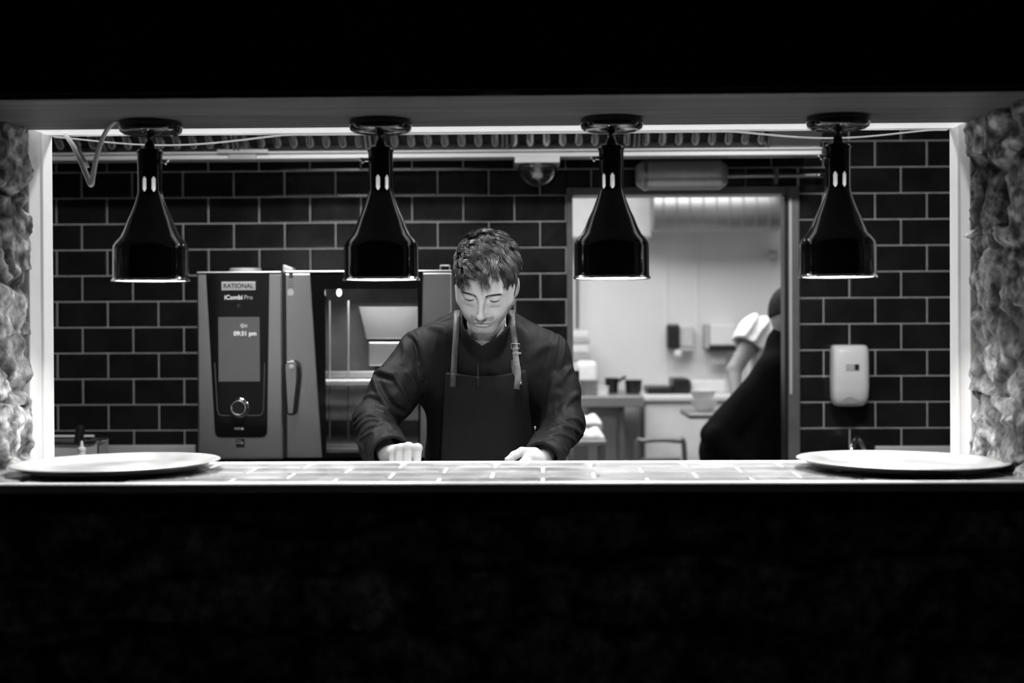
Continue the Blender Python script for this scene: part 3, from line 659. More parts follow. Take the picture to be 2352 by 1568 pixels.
# steel canister and its pipe above the doorway
c0, c1 = P(1460, 402, YW - .12), P(1670, 402, YW - .12); cr = (P(1560, 368, YW - .12).z - P(1560, 437, YW - .12).z) / 2
can = thing('steel_canister', ((c0.x + c1.x) / 2, YW - .1, c0.z), 'brushed steel canister with rounded ends above the doorway', 'canister')
Lc = c1.x - c0.x
prof = [(.001, 0), (cr * .6, .0), (cr * .72, .004), (cr * .97, .026), (cr, .034), (cr, Lc - .034), (cr * .97, Lc - .026), (cr * .72, Lc - .004), (cr * .6, Lc), (.001, Lc)]
mc_ = Matrix.Translation(c0) @ Matrix.Rotation(R(90), 4, 'Y')
obj('body', MB().lathe(prof, 56, mc_), mat('brushed canister', .58, .36, metal=.35, var=.06, scale=6, stretch=(14, 1, 1), rvar=.04), can, angle=30)
obj('end_band', MB().lathe([(cr + .0005, .030), (cr + .003, .033), (cr + .003, .040), (cr + .0005, .043)], 56, mc_), 'steel', can)
for x in (c0.x + .08, c1.x - .11): obj('wall_bracket', MB().box((x, YW - .1, c0.z - .02), (x + .03, YW - .004, c0.z + .02)), 'dull steel', can)
pr = thing('steel_pipe', (P(1780, 403, YW - .06).x, YW - .06, c0.z), 'thin steel pipe with a wall clamp running from the canister to the fourth heat lamp', 'pipe')
pa, pb = P(1672, 405, YW - .06), P(1892, 402, YW - .06)
obj('pipe', MB().tube([pa, pb], .0085, 14), 'steel across', pr)
obj('end_fitting', MB().tube([P(1874, 402.3, YW - .06), P(1893, 402, YW - .06)], .0125, 6), 'chrome', pr, bevel=.0015)
cx_ = P(1783, 403, YW - .06)
obj('clamp', MB().tube([(cx_.x + .004 * math.sin(t), YW - .06 - .013 * math.sin(t) * 0 - .012, cx_.z + .026 * math.cos(t)) for t in np.linspace(0, 2 * math.pi, 20)], .0045, 8).box((cx_.x - .008, YW - .06, cx_.z - .03), (cx_.x + .008, YW - .004, cx_.z + .03)), 'dull steel', pr)

# ---------------------------------------------------------------- soap dispenser, tap and worktop upstands on the back wall
s0, s1 = P(1907, 792, YW - .05), P(1992, 932, YW - .05); scx, scz = (s0.x + s1.x) / 2, (s0.z + s1.z) / 2; sw, sh_ = s1.x - s0.x, s0.z - s1.z
sd_ = thing('soap_dispenser', (scx, YW - .06, scz), 'white plastic soap dispenser on the black tiles right of the doorway', 'soap dispenser')
def rsec(z, w, d, n=28, e=4.0):
    out = []
    for i in range(n):
        t = 2 * math.pi * i / n; c, s = math.cos(t), math.sin(t)
        out.append(Vector((scx + w / 2 * math.copysign(abs(c) ** (2 / e), c), YW - .006 - d / 2 + d / 2 * math.copysign(abs(s) ** (2 / e), s), z)))
    return out
secs = [(scz + sh_ / 2, sw * .6, .06), (scz + sh_ * .497, sw * .84, .085), (scz + sh_ * .47, sw * .93, .098), (scz + sh_ * .38, sw * .985, .106), (scz + sh_ * .1, sw, .11), (scz - sh_ * .2, sw, .11), (scz - sh_ * .36, sw * .97, .104), (scz - sh_ * .45, sw * .87, .092), (scz - sh_ * .49, sw * .74, .08), (scz - sh_ / 2, sw * .6, .06)]
mb = MB(); v = []; n = 28
for z, w, d in secs: v += rsec(z, w, d)
mb.add(v, [(q * n + i, (q + 1) * n + i, (q + 1) * n + (i + 1) % n, q * n + (i + 1) % n) for q in range(len(secs) - 1) for i in range(n)], True)
mb.f += [tuple(range(n)), tuple(range((len(secs) - 1) * n + n - 1, (len(secs) - 1) * n - 1, -1))]; mb.sm += [True, True]
obj('cover', mb, 'white plastic', sd_, angle=80)
pb_ = P(1950, 921, YW - .11); obj('push_bar', MB().prism([(pb_.x + .034 * math.cos(t) * 1.0, pb_.z - .012 + .031 * math.sin(t)) for t in np.linspace(0, math.pi, 20)], YW - .114, YW - .07), mat('mid grey plastic', .3, .4, var=.05), sd_, bevel=.004)
lb = P(1958, 843, YW - .117); obj('metal_label', MB().cbox((lb.x, YW - .1175, lb.z), (.052, .002, .026)), 'satin steel', sd_, bevel=.002)
obj('label_panel', MB().cbox((lb.x + .0165, YW - .119, lb.z), (.016, .001, .022)), 'black plastic', sd_)
# right-hand worktop, sink tap, left-hand worktop
def worktop(name, xa, xb, zt, label, d=.5, y1=YW - .005):
    t = thing(name, ((xa + xb) / 2, y1 - .3, .9), label, 'worktop')
    obj('upstand', MB().box((xa, y1 - .022, .9), (xb, y1 - .001, zt)), 'satin steel', t, bevel=.004)
    obj('top', MB().box((xa, y1 - d, .86), (xb, y1 - .001, .9)), 'steel across', t, bevel=.004)
    for x in (xa + .05, xb - .05):
        for y in (y1 - d + .05, y1 - .06): obj('leg', MB().tube([(x, y, 0), (x, y, .86)], .018, 12), 'steel', t)
    return t
worktop('steel_worktop', P(232, 1030, YW).x, P(452, 1030, YW).x, P(340, 1021, YW).z, 'steel worktop with an upstand against the tiles left of the combi oven', .3)
worktop('sink_unit', P(2008, 1030, YW).x, P(2290, 1030, YW).x, P(2100, 1023, YW).z, 'steel worktop with an upstand below the tiles in the right corner')
tp = thing('sink_tap', (P(1965, 1000, YW - .2).x, YW - .2, .93), 'chrome swan-neck tap below the soap dispenser', 'tap')
tq = smooth_path([P(1986, 1096, YW - .1), P(1987, 1048, YW - .1), P(1980, 1022, YW - .12), P(1971, 1007, YW - .15), P(1964, 1010, YW - .19), P(1957, 1028, YW - .22), P(1953, 1046, YW - .23)], 8)
obj('spout', MB().tube(tq, .0085, 14), 'chrome', tp)
tb_ = tq[0]; obj('valve', MB().tube([(tb_.x, tb_.y, .90), (tb_.x, tb_.y, tb_.z)], .017, 16).tube([(tb_.x, tb_.y, .93), (tb_.x - .06, tb_.y - .02, .95)], .006, 10), 'chrome', tp)
sk_ = thing('hand_basin', (tb_.x, YW - .2, .8), 'steel hand basin on the wall below the chrome tap', 'basin')
obj('bowl', MB().box((tb_.x - .2, YW - .36, .76), (tb_.x + .032, YW - .005, .78)).box((tb_.x - .2, YW - .36, .78), (tb_.x - .19, YW - .005, .9)).box((tb_.x + .022, YW - .36, .78), (tb_.x + .032, YW - .005, .9)).box((tb_.x - .19, YW - .36, .78), (tb_.x + .022, YW - .35, .9)).box((tb_.x - .19, YW - .13, .78), (tb_.x + .022, YW - .005, .9)), 'steel', sk_)

# ---------------------------------------------------------------- things on the left-hand side below the tiles
YC = 5.0
wl = thing('steel_counter', (-1.72, YC, .92), 'low steel counter in the left corner under the steel bin and squeeze bottle', 'worktop')
zc = .93
obj('top', MB().box((-2.3, 4.72, zc - .04), (P(226, 1030, YC).x + .02, 5.3, zc)), 'steel across', wl, bevel=.004)
for x in (-2.25, P(226, 1030, YC).x - .03):
    for y in (4.78, 5.24): obj('leg', MB().tube([(x, y, 0), (x, y, zc - .04)], .018, 12), 'steel', wl)
bx1 = P(226, 1030, YC).x; bz = P(170, 1013, YC).z
bn = thing('steel_bin', (-1.7, YC, zc), 'open square steel bin in the left corner with a pale lid behind it', 'container')
bx0 = bx1 - .34
mb = MB().box((bx0, YC, zc), (bx1, YC + .004, bz - .005)).box((bx0, YC + .11, zc), (bx1, YC + .114, bz)).box((bx0, YC, zc), (bx0 + .004, YC + .11, bz)).box((bx1 - .004, YC, zc), (bx1, YC + .11, bz)).box((bx0, YC, zc), (bx1, YC + .11, zc + .004))
obj('tub', mb, 'satin steel', bn)
obj('rim', MB().tube([(bx0, YC, bz - .004), (P(188, 1026, YC).x, YC, bz - .012), (bx1 - .012, YC, bz - .004), (bx1, YC + .01, bz), (bx1, YC + .11, bz), (bx0, YC + .11, bz)], .007, 10), 'chrome', bn)
ld = thing('bin_lid', (-1.7, YC + .15, bz), 'pale flat lid standing behind the steel bin', 'lid')
obj('panel', MB().box((bx0 - .05, YC + .135, zc), (P(216, 1000, YC + .14).x, YC + .15, P(160, 999, YC + .14).z)), 'white plastic', ld, bevel=.003)
h0, h1 = P(177, 1035, YC + .06), P(186, 976, YC + .06)
hn = thing('black_handled_tool', h0, 'tool with a thick black handle standing up out of the steel bin', 'utensil')
ax_ = (h1 - h0)
obj('grip', MB().tube([h0 + ax_ * t for t in (0, .12, .35, .6, .85, .97, 1.0)], [.011, .0155, .0165, .016, .0165, .0135, .006], 18), 'black plastic', hn)
obj('shaft', MB().tube([h0 - ax_ * .75, h0], .006, 10), 'steel', hn)
sbx = P(188, 1060, 4.82); s_z = lambda y: P(188, y, 4.82).z
sb = thing('squeeze_bottle', (sbx.x, 4.82, zc), 'pale squeeze bottle with a pointed nozzle behind the left tray', 'bottle')
mt_ = Matrix.Translation((sbx.x, 4.82, 0))
obj('bottle', MB().lathe([(.001, zc + .001), (.031, zc + .001), (.033, zc + .006), (.033, s_z(1062)), (.030, s_z(1052)), (.022, s_z(1047)), (.012, s_z(1045.5)), (.001, s_z(1045))], 32, mt_), 'white plastic', sb, angle=60)
obj('nozzle_cap', MB().lathe([(.0125, s_z(1046)), (.0125, s_z(1036)), (.0145, s_z(1034.5)), (.0145, s_z(1029)), (.012, s_z(1027.5)), (.0065, s_z(1026)), (.0055, s_z(1020)), (.0028, s_z(1012)), (.001, s_z(1011.6))], 28, mt_), 'white plastic', sb, angle=35)

# ---------------------------------------------------------------- room behind the doorway
struct('wall_far', MB().box((KX0, YR, 0), (KX1, YR + .1, KZ)), 'back wall panel', 'white wall panels of the room behind the doorway')
for px in (1530, 1601): struct('trim_%d' % (5 if px == 1530 else 6), MB().cbox((P(px, 700, YR).x, YR - .004, 1.3), (.012, .008, 2.6)), 'white paint')
# duct
y_ = 8.2; dr_ = (P(1640, 440, y_).z - P(1640, 533, y_).z) * .62; dcx = P(1640, 470, y_)
dzc = P(1640, 533, y_).z + dr_
du = thing('ventilation_duct', (dcx.x, y_, dzc), 'wide round grey ventilation duct under the ceiling of the back room', 'duct')
xa, xb = P(1497, 480, y_).x, P(1793, 480, y_).x
mdu = Matrix.Translation((xa, y_, dzc)) @ Matrix.Rotation(R(90), 4, 'Y')
pf = [(.001, 0), (dr_ - .02, 0), (dr_, .004)]
k = .05
while k < xb - xa - .04: pf += [(dr_, k), (dr_ + .004, k + .005), (dr_, k + .01)]; k += .075
pf += [(dr_, xb - xa - .03), (dr_ * .95, xb - xa - .008), (dr_ * .8, xb - xa), (.001, xb - xa)]
obj('pipe', MB().lathe(pf, 48, mdu), 'dull steel', du, angle=30)
for x in (xa + .15, xb - .15): obj('hanger', MB().box((x - .01, y_ - .01, dzc + dr_ - .01), (x + .01, y_ + .01, KZ)), 'dull steel', du)
wcb = thing('wall_cabinet', (P(1400, 500, 8.4).x, 8.4, 1.9), 'pale wall cabinet left of the round ventilation duct', 'cabinet')
za, zb = P(1400, 546, 8.35).z, P(1400, 420, 8.35).z
obj('carcass', MB().box((P(1250, 500, 8.35).x, 8.36, za), (P(1496, 500, 8.35).x, YR - .002, zb)), 'white plastic', wcb, bevel=.004)
obj('door', MB().box((P(1250, 500, 8.35).x + .004, 8.34, za + .004), (P(1400, 500, 8.35).x, 8.358, zb - .004)).box((P(1403, 500, 8.35).x, 8.34, za + .004), (P(1495, 500, 8.35).x, 8.358, zb - .004)), mat('grey white laminate', .55, .5, var=.05), wcb, bevel=.003)
pp = P(1326, 700, 8.5)
pi_ = thing('grey_pipe', (pp.x, 8.5, P(1326, 755, 8.5).z), 'dark grey upright pipe on the far wall left of the doorway view', 'pipe')
obj('pipe', MB().tube([P(1326, 755, 8.5), P(1326, 556, 8.5)], .011, 12), 'door frame paint', pi_)
# back worktop and what stands on it
ZB = P(1400, 905, 8.0).z
tb = thing('steel_table', (P(1400, 905, 8.0).x, 8.0, ZB), 'steel table in the back room holding dark pans beside the left doorpost', 'table')
tx0, tx1 = P(1230, 905, 7.8).x, P(1478, 905, 7.8).x
obj('tabletop', MB().box((tx0, 7.75, ZB - .06), (tx1, 8.5, ZB)), 'dull steel', tb, bevel=.005)
obj('leg', MB().box((P(1421, 950, 7.85).x, 7.82, 0), (P(1434, 950, 7.85).x, 7.86, ZB - .06)), 'door frame paint', tb)
obj('leg', MB().box((tx0 + .02, 7.82, 0), (tx0 + .06, 7.86, ZB - .06)), 'door frame paint', tb)
obj('leg', MB().box((tx0 + .02, 8.42, 0), (tx0 + .06, 8.46, ZB - .06)), 'door frame paint', tb)
obj('side_panel', MB().box((P(1352, 950, 7.9).x, 7.9, .1), (P(1425, 950, 7.9).x, 8.4, ZB - .06)), 'dull steel', tb)
def lump(name, px0, px1, py0, py1, Y, d, m, label, cat, bev=.01, base=None):
    a, b = P(px0, py1, Y), P(px1, py0, Y); z0 = a.z if base is None else base
    t = thing(name, ((a.x + b.x) / 2, Y, z0), label, cat)
    obj('body', MB().box((a.x, Y, z0), (b.x, Y + d, b.z)), m, t, bevel=bev, seg=3); return t
def pan(name, px, w, h, Y, label, px0, px1, cat='pan', m='satin black metal', hand=True):
    c = P(px, 880, Y); r = (P(px1, 880, Y).x - P(px0, 880, Y).x) / 2
    t = thing(name, (c.x, Y, ZB), label, cat); mm = Matrix.Translation((c.x, Y, ZB + .001))
    obj('bowl', MB().lathe([(.001, 0), (r * .8, 0), (r * .9, .006), (r, h), (r * .97, h), (r * .86, .012), (.001, .01)], 36, mm), m, t, angle=50)
    if hand: obj('handle', MB().tube([(c.x + r * .9, Y - .02, ZB + h * .8), (c.x + r * 1.9, Y - .05, ZB + h * 1.1)], .009, 8), m, t)
    return t
pan('saucepan', 1405, 0, .085, 8.15, 'black saucepan at the near left end of the steel table', 1388, 1420)
pan('frying_pan', 1455, 0, .075, 8.1, 'wide black pan at the right end of the steel table beside the white chest', 1436, 1476, hand=False)
fz_ = P(1530, 906, 8.05).z
fr_ = thing('white_chest', (P(1530, 950, 8.1).x, 8.1, 0), 'large white chest with a pale lid in the back room below the black crate', 'chest')
fx0, fx1 = P(1480, 950, 8.02).x, P(1690, 950, 8.02).x
obj('body', MB().box((fx0, 8.02, .35), (fx1, 8.55, fz_ - .04)), 'white plastic', fr_, bevel=.015)
obj('lid', MB().box((fx0 - .01, 8.0, fz_ - .038), (fx1 + .01, 8.56, fz_)), 'white plastic', fr_, bevel=.01)
obj('plinth', MB().box((fx0 + .03, 8.05, 0), (fx1 - .03, 8.52, .35)), 'dull steel', fr_)
lump('black_tray', 1488, 1545, 889, 904, 8.1, .35, 'black plastic', 'long low black tray on the white chest beside the taller black crate', 'tray', .008, fz_)
lump('black_crate', 1547, 1585, 870, 904, 8.12, .3, 'black plastic', 'tall black crate at the right end of the long low black tray', 'crate', .008, fz_)
lump('white_carton', 1588, 1668, 873, 906, 8.2, .3, 'white plastic', 'white carton right of the black crate in the back room', 'box', .01, fz_)
YB2 = 7.1
zsh = P(1620, 945, YB2).z
st_ = thing('side_shelf', (P(1660, 950, YB2).x, YB2 + .2, zsh), 'small steel shelf in the back room holding the stacked white bowls', 'shelf')
obj('shelf', MB().box((P(1575, 950, YB2).x, YB2 - .12, zsh - .03), (P(1664, 950, YB2).x, YB2 + .3, zsh)), 'dull steel', st_, bevel=.01)
obj('post', MB().tube([(P(1650, 950, YB2).x, YB2 + .2, 0), (P(1650, 950, YB2).x, YB2 + .2, zsh - .03)], .02, 12), 'dull steel', st_)
for i, (px, r, zz, lab) in enumerate(((1617, .07, 0, 'white bowl at the bottom of the stack beside the stooping person in black'), (1615, .062, .045, 'white bowl on top of the stack beside the stooping person in black'))):
    c = P(px, 930, YB2); t = thing('white_bowl', (c.x, YB2, zsh + zz), lab, 'bowl', 'stacked white bowls')
    obj('bowl', MB().lathe([(.001, .002), (r * .5, .0), (r * .55, .006), (r * .9, .035), (r, .06), (r * .96, .06), (r * .85, .036), (.001, .01)], 32, Matrix.Translation((c.x, YB2, zsh + .001 + zz))), 'white plastic', t, angle=50)
# clutter beside the left doorpost
xs0 = tx0 + .05
zq = ZB
for i, (y0, y1, m, nm, lab) in enumerate(((832, 850, 'white plastic', 'white_box', 'white box at the bottom of the stack against the left doorpost'), (812, 831, 'grey plastic', 'grey_box', 'grey box in the middle of the stack against the left doorpost'), (792, 811, 'white plastic', 'white_box', 'second white box up the stack against the left doorpost'), (778, 791, 'grey plastic', 'grey_tray', 'thin grey tray near the top of the stack against the left doorpost'), (760, 777, 'white plastic', 'white_box', 'topmost white box of the stack against the left doorpost'))):
    a, b = P(1290, y1, 8.3), P(1352 + 3 * (i % 2), y0, 8.3)
    if i == 0: a.z = P(1290, 856, 8.3).z
    t = thing(nm, ((a.x + b.x) / 2, 8.3, a.z), lab, 'box'); obj('body', MB().box((a.x, 8.3, a.z + .001), (b.x, 8.48, b.z)), m, t, bevel=.006)
a = P(1300, 856, 8.28); rk = thing('wire_riser', (a.x + .1, 8.28, ZB), 'low steel riser carrying the stack of boxes on the steel table', 'rack')
obj('shelf', MB().box((a.x - .05, 8.26, a.z - .012), (P(1356, 856, 8.28).x, 8.49, a.z)), 'dull steel', rk)
for x in (a.x - .04, P(1350, 856, 8.28).x):
    for y in (8.27, 8.47): obj('leg', MB().tube([(x, y, ZB), (x, y, a.z - .012)], .008, 8), 'dull steel', rk)
lump('white_bag', 1322, 1372, 829, 880, 7.95, .14, 'white cloth', 'white bag of supplies on the steel table right of the stacked boxes', 'bag', .03, ZB)
for i, (px, w, h, m, lab) in enumerate(((1352, .05, .085, 'dull steel', 'round grey tin in front of the white bag on the steel table'), (1383, .035, .05, 'white plastic', 'small white tub right of the round grey tin on the steel table'))):
    c = P(px, 880, 7.85); t = thing('tin' if i == 0 else 'tub', (c.x, 7.85, ZB), lab, 'container')
    obj('body', MB().lathe([(.001, 0), (w, 0), (w * 1.05, h * .9), (w * 1.1, h * .92), (w * 1.1, h), (.001, h)], 28, Matrix.Translation((c.x, 7.85, ZB + .001))), m, t, angle=40)
# lower shelf unit near the doorpost with folded cloths
zl = P(1350, 1010, 6.6).z
tr = thing('low_trolley', (P(1345, 1010, 6.6).x, 6.7, zl), 'low steel trolley right behind the left doorpost holding white cloths', 'trolley')
ax0, ax1 = P(1296, 1010, 6.6).x, P(1392, 1010, 6.6).x
obj('shelf', MB().box((ax0, 6.55, zl - .025), (ax1, 6.95, zl)), 'dull steel', tr, bevel=.004)
obj('shelf', MB().box((ax0, 6.55, zl - .5), (ax1, 6.95, zl - .475)), 'dull steel', tr, bevel=.004)
for x in (ax0 + .015, ax1 - .015):
    for y in (6.57, 6.93): obj('leg', MB().tube([(x, y, 0), (x, y, zl - .02)], .013, 10), 'door frame paint', tr)
def cloth(name, px0, px1, py0, py1, Y, label):
    a, b = P(px0, py1, Y), P(px1, py0, Y); nx, ny = 14, 8; v = []; f = []
    for i in range(nx):
        for j in range(ny):
            u, w = i / (nx - 1), j / (ny - 1); e = min(1, 4 * min(u, 1 - u)) * min(1, 4 * min(w, 1 - w))
            v.append((a.x + (b.x - a.x) * u, Y + .2 * w, a.z + (b.z - a.z) * e * (.55 + .45 * math.sin(5 * u + 2 * w) * math.cos(3 * u))))
    f = [(i * ny + j, (i + 1) * ny + j, (i + 1) * ny + j + 1, i * ny + j + 1) for i in range(nx - 1) for j in range(ny - 1)]
    t = thing(name, ((a.x + b.x) / 2, Y + .1, a.z), label, 'cloth'); o = obj('cloth', MB().add(v, f, True), 'white cloth', t); solid(o, .012); return t
cloth('folded_cloth', 1322, 1388, 980, 1008, 6.62, 'crumpled white cloth on the low trolley behind the left doorpost')
cl2 = cloth('folded_cloth', 1318, 1382, 950, 975, 7.0, 'white cloth on the upper grey tray behind the left doorpost'); 
a = P(1300, 977, 7.0); sh2 = thing('grey_tray', (a.x, 7.0, a.z), 'grey tray on a bracket behind the left doorpost under a white cloth', 'tray')
obj('tray', MB().box((a.x - .1, 6.98, a.z - .03), (P(1384, 977, 7.0).x, 7.24, a.z - .006)), 'dull steel', sh2, bevel=.004)
obj('post', MB().tube([(a.x, 7.2, 0), (a.x, 7.2, a.z - .03)], .015, 10), 'dull steel', sh2)
# chair in front of the chest
zk = P(1500, 1012, 7.5).z
ch = thing('grey_chair', (P(1510, 1060, 7.5).x, 7.6, 0), 'grey tubular chair back in front of the white chest', 'chair')
r0, r1 = P(1462, 1000, 7.5), P(1572, 1060, 7.5)
bkp = smooth_path([(r0.x, 7.5, .35), (r0.x + .0, 7.5, zk - .05), (r0.x + .04, 7.5, zk), (r1.x - .04, 7.5, zk), (r1.x, 7.5, zk - .05), (r1.x, 7.5, .35)], 6)
obj('back_frame', MB().tube(bkp, .014, 10), 'door frame paint', ch)
obj('backrest', MB().box((r0.x + .02, 7.49, zk - .16), (r1.x - .02, 7.505, zk - .09)), 'door frame paint', ch, bevel=.006)
obj('seat', MB().box((r0.x, 7.1, .44), (r1.x, 7.5, .47)), 'door frame paint', ch, bevel=.01)
for x in (r0.x + .02, r1.x - .02):
    for y in (7.12, 7.49): obj('leg', MB().tube([(x, y, 0), (x, y, .44)], .012, 8), 'door frame paint', ch)
# wall dispensers
def wp(px, py): return P(px, py, 8.5)
a, b = wp(1533, 800), wp(1560, 744)
ds_ = thing('black_dispenser', ((a.x + b.x) / 2, 8.5, a.z), 'tall black dispenser on the far wall with a round white nozzle', 'dispenser')
obj('body', MB().box((a.x, 8.48, a.z), (b.x, YR - .002, b.z)), 'black plastic', ds_, bevel=.012)
obj('nozzle', MB().ball(wp(1557, 813), (.026, .03, .028), 20, 12), 'white plastic', ds_)
obj('arm', MB().box((b.x, 8.5, wp(1560, 806).z), (wp(1596, 800).x, YR - .002, wp(1560, 797).z)), 'grey plastic', ds_)
obj('side_box', MB().box((b.x + .004, 8.52, wp(1560, 796).z), (wp(1594, 800).x, YR - .002, wp(1560, 750).z)), mat('pale grey plastic', .55, .5, var=.05), ds_, bevel=.006)
a, b = wp(1618, 830), wp(1690, 744)
pt = thing('towel_dispenser', ((a.x + b.x) / 2, 8.5, a.z), 'white paper towel dispenser with a dark open side on the far wall', 'dispenser')
obj('side', MB().box((a.x, 8.48, wp(1618, 800).z), (wp(1630, 760).x, YR - .002, b.z)), 'grey plastic', pt, bevel=.004)
obj('cover', MB().box((wp(1630, 760).x, 8.46, wp(1630, 793).z), (b.x, YR - .002, b.z)), 'white plastic', pt, bevel=.01)
obj('slot', MB().box((wp(1628, 800).x, 8.47, wp(1630, 806).z), (b.x, YR - .002, wp(1630, 794).z)), 'black plastic', pt)
obj('paper', MB().box((wp(1630, 800).x, 8.52, wp(1630, 836).z), (wp(1668, 800).x, 8.53, wp(1630, 806).z)), 'grey plastic', pt)
a = wp(1779, 585); cm_ = thing('wall_fitting', (a.x, 8.5, a.z), 'small dark fitting high on the far wall beside the right doorpost', 'wall fitting')
obj('body', MB().ball((a.x - .015, 8.5, a.z), (.022, .03, .028), 16, 10).box((a.x, 8.52, a.z - .035), (a.x + .025, YR - .002, a.z + .03)), 'grey plastic', cm_)
# ---------------------------------------------------------------- the chef
FINE = 1.0                                   # grid step factor
HR = Matrix.Rotation(R(-5.0), 3, 'Z') @ Matrix.Rotation(R(3.5), 3, 'Y') @ Matrix.Rotation(R(31), 3, 'X') @ Matrix.Diagonal((1, -1, 1))
EYEMID = P(1107, 685.5, 3.655)
HO = EYEMID - HR @ Vector((0, .078, -.002))
HRn = A([list(r) for r in HR]); HOn = A(HO)
def to_head(p): return (p - HOn) @ HRn       # HRn has orthonormal columns: q = R^T (p - o)
def hw(q): return HO + HR @ Vector(q)
def head_sdf(q):
    a = q.copy(); a[:, 0] = np.abs(a[:, 0])
    d = ell(q, (0, -.016, .032), (.0735, .094, .083))
    d = smin(d, ell(q, (0, .012, -.008), (.0675, .071, .078)), .03)
    d = smin(d, ell(q, (0, .045, .045), (.055, .042, .045)), .03)           # forehead
    d = smin(d, caps(a, (.053, .004, -.052), (.019, .063, -.0945), .0185, .016), .028)
    d = smin(d, caps(q, (0, .048, -.055), (0, .0655, -.0935), .037, .0175), .025)
    d = smin(d, ell(a, (.054, .030, .004), (.0165, .032, .034)), .03)        # temples
    d = smin(d, ell(a, (.046, .048, -.027), (.0215, .022, .018)), .022)       # cheekbones
    d = smin(d, ell(a, (.034, .054, -.055), (.02, .02, .022)), .02)
    d = smin(d, caps(a, (.010, .083, .0145), (.041, .0705, .0135), .0085, .007), .016)   # brows
    d = smax(d, -ell(a, (.0305, .099, -.0005), (.0185, .0235, .0115)), .010)   # sockets
    d = smax(d, -ell(a, (.0185, .0905, .0005), (.0065, .0105, .0085)), .008)   # inner corners
    d = smin(d, ell(a, (.0315, .0695, -.0015), (.0158, .0142, .0132)), .005)  # lids
    d = smax(d, -ell(a, (.0315, .0825, .0075), (.0155, .004, .0012)), .003)  # lid crease
    d = smin(d, ell(a, (.031, .0755, -.0165), (.014, .008, .0045)), .010)    # bags under the eyes
    # nose
    d = smin(d, caps(q, (0, .0825, .008), (0, .1085, -.037), .0072, .0080), .011)
    d = smin(d, ell(q, (0, .1085, -.0395), (.0098, .0098, .0085)), .007)
    d = smin(d, ell(a, (.0098, .0965, -.0430), (.0056, .0105, .0070)), .005)
    d = smax(d, -ell(a, (.0060, .1005, -.0505), (.0034, .0062, .0042)), .003)
    d = smax(d, -caps(a, (.0185, .092, -.041), (.027, .083, -.058), .0022), .008)  # cheek folds
    # mouth
    d = smin(d, ell(q, (0, .0745, -.067), (.026, .0145, .016)), .012)
    d = smin(d, ell(q, (0, .0868, -.0655), (.0215, .0062, .0042)), .004)
    d = smin(d, ell(q, (0, .0855, -.0765), (.0185, .0068, .0055)), .004)
    mz = -.0708 + .0035 * (a[:, 0] / .022) ** 2 * -1
    m = np.sqrt((np.maximum(a[:, 0] - .0215, 0)) ** 2 + ((q[:, 1] - .0905) * .5) ** 2 + (q[:, 2] - mz) ** 2) - .0014
    d = smax(d, -m, .003)
    d = smax(d, -caps(q, (0, .094, -.055), (0, .0925, -.0625), .002), .004)   # philtrum
    d = smax(d, -ell(q, (0, .093, -.0865), (.015, .007, .003)), .008)
    # ears
    t = .38; er = np.array([[math.cos(t), -math.sin(t), 0], [math.sin(t), math.cos(t), 0], [0, 0, 1]])
    e = ell(a, (.0765, -.012, -.013), (.0065, .0185, .031), er)
    e = smax(e, -ell(a, (.083, -.004, -.011), (.0045, .0095, .019), er), .004)
    return smin(d, e, .006)
# skeleton, in world points
NB = A(P(1113, 792, 3.85)); NT = A(hw((0, -.028, -.045)))
SR, MR, ER, WR_ = A(P(962, 806, 3.87)), A(P(905, 890, 3.83)), A(P(862, 966, 3.775)), A(P(893, 1034, 3.57))
SL, ML, EL, WL_ = A(P(1258, 813, 3.87)), A(P(1281, 900, 3.845)), A(P(1294, 974, 3.80)), A(P(1250, 1046, 3.575))
C1, C2, C3 = A(P(1112, 850, 3.90)), A(P(1108, 1080, 3.92)), A(P(1108, 1250, 3.94))
def torso(p, r1, r2, r3, fl=.66):
    q = p.copy(); c0 = 3.91; q[:, 1] = c0 + (q[:, 1] - c0) / fl
    def s(c): c = c.copy(); c[1] = c0 + (c[1] - c0) / fl; return c
    d = smin(caps(q, s(C1), s(C2), r1, r2), caps(q, s(C2), s(C3), r2, r3), .03)
    return d * (fl * .5 + .5)
# hands -------------------------------------------------------------------
K = lambda *a: A(P(*a))
YH = 3.50
rf = [  # right fist: knuckle, middle joint, tip; from index to little finger
    [K(959, 1029, 3.492), K(957, 1071, 3.476), K(951, 1081, 3.505), .0108],
    [K(938, 1026.5, 3.488), K(936, 1073, 3.470), K(934, 1084, 3.500), .0112],
    [K(919, 1030, 3.492), K(917, 1073, 3.476), K(917, 1084, 3.505), .0107],
    [K(902, 1037, 3.502), K(903, 1074, 3.488), K(906, 1083, 3.512), .0098]]
lf = [  # left hand: index to little finger pointing down and towards the chef's right
    [K(1212, 1051, 3.500), K(1192, 1069, 3.478), K(1180, 1084, 3.480), .0098],
    [K(1222, 1050, 3.492), K(1208, 1076, 3.470), K(1196, 1090, 3.478), .0102],
    [K(1231, 1054, 3.496), K(1221, 1079, 3.475), K(1210, 1091, 3.482), .0096],
    [K(1238, 1060, 3.508), K(1233, 1081, 3.490), K(1226, 1091, 3.494), .0088]]
rth = [K(932, 1050, 3.535), K(955, 1064, 3.515), K(948, 1082, 3.49)]
lth = [K(1228, 1040, 3.535), K(1199, 1037.5, 3.512), K(1181, 1046, 3.494), K(1167, 1056.5, 3.482)]
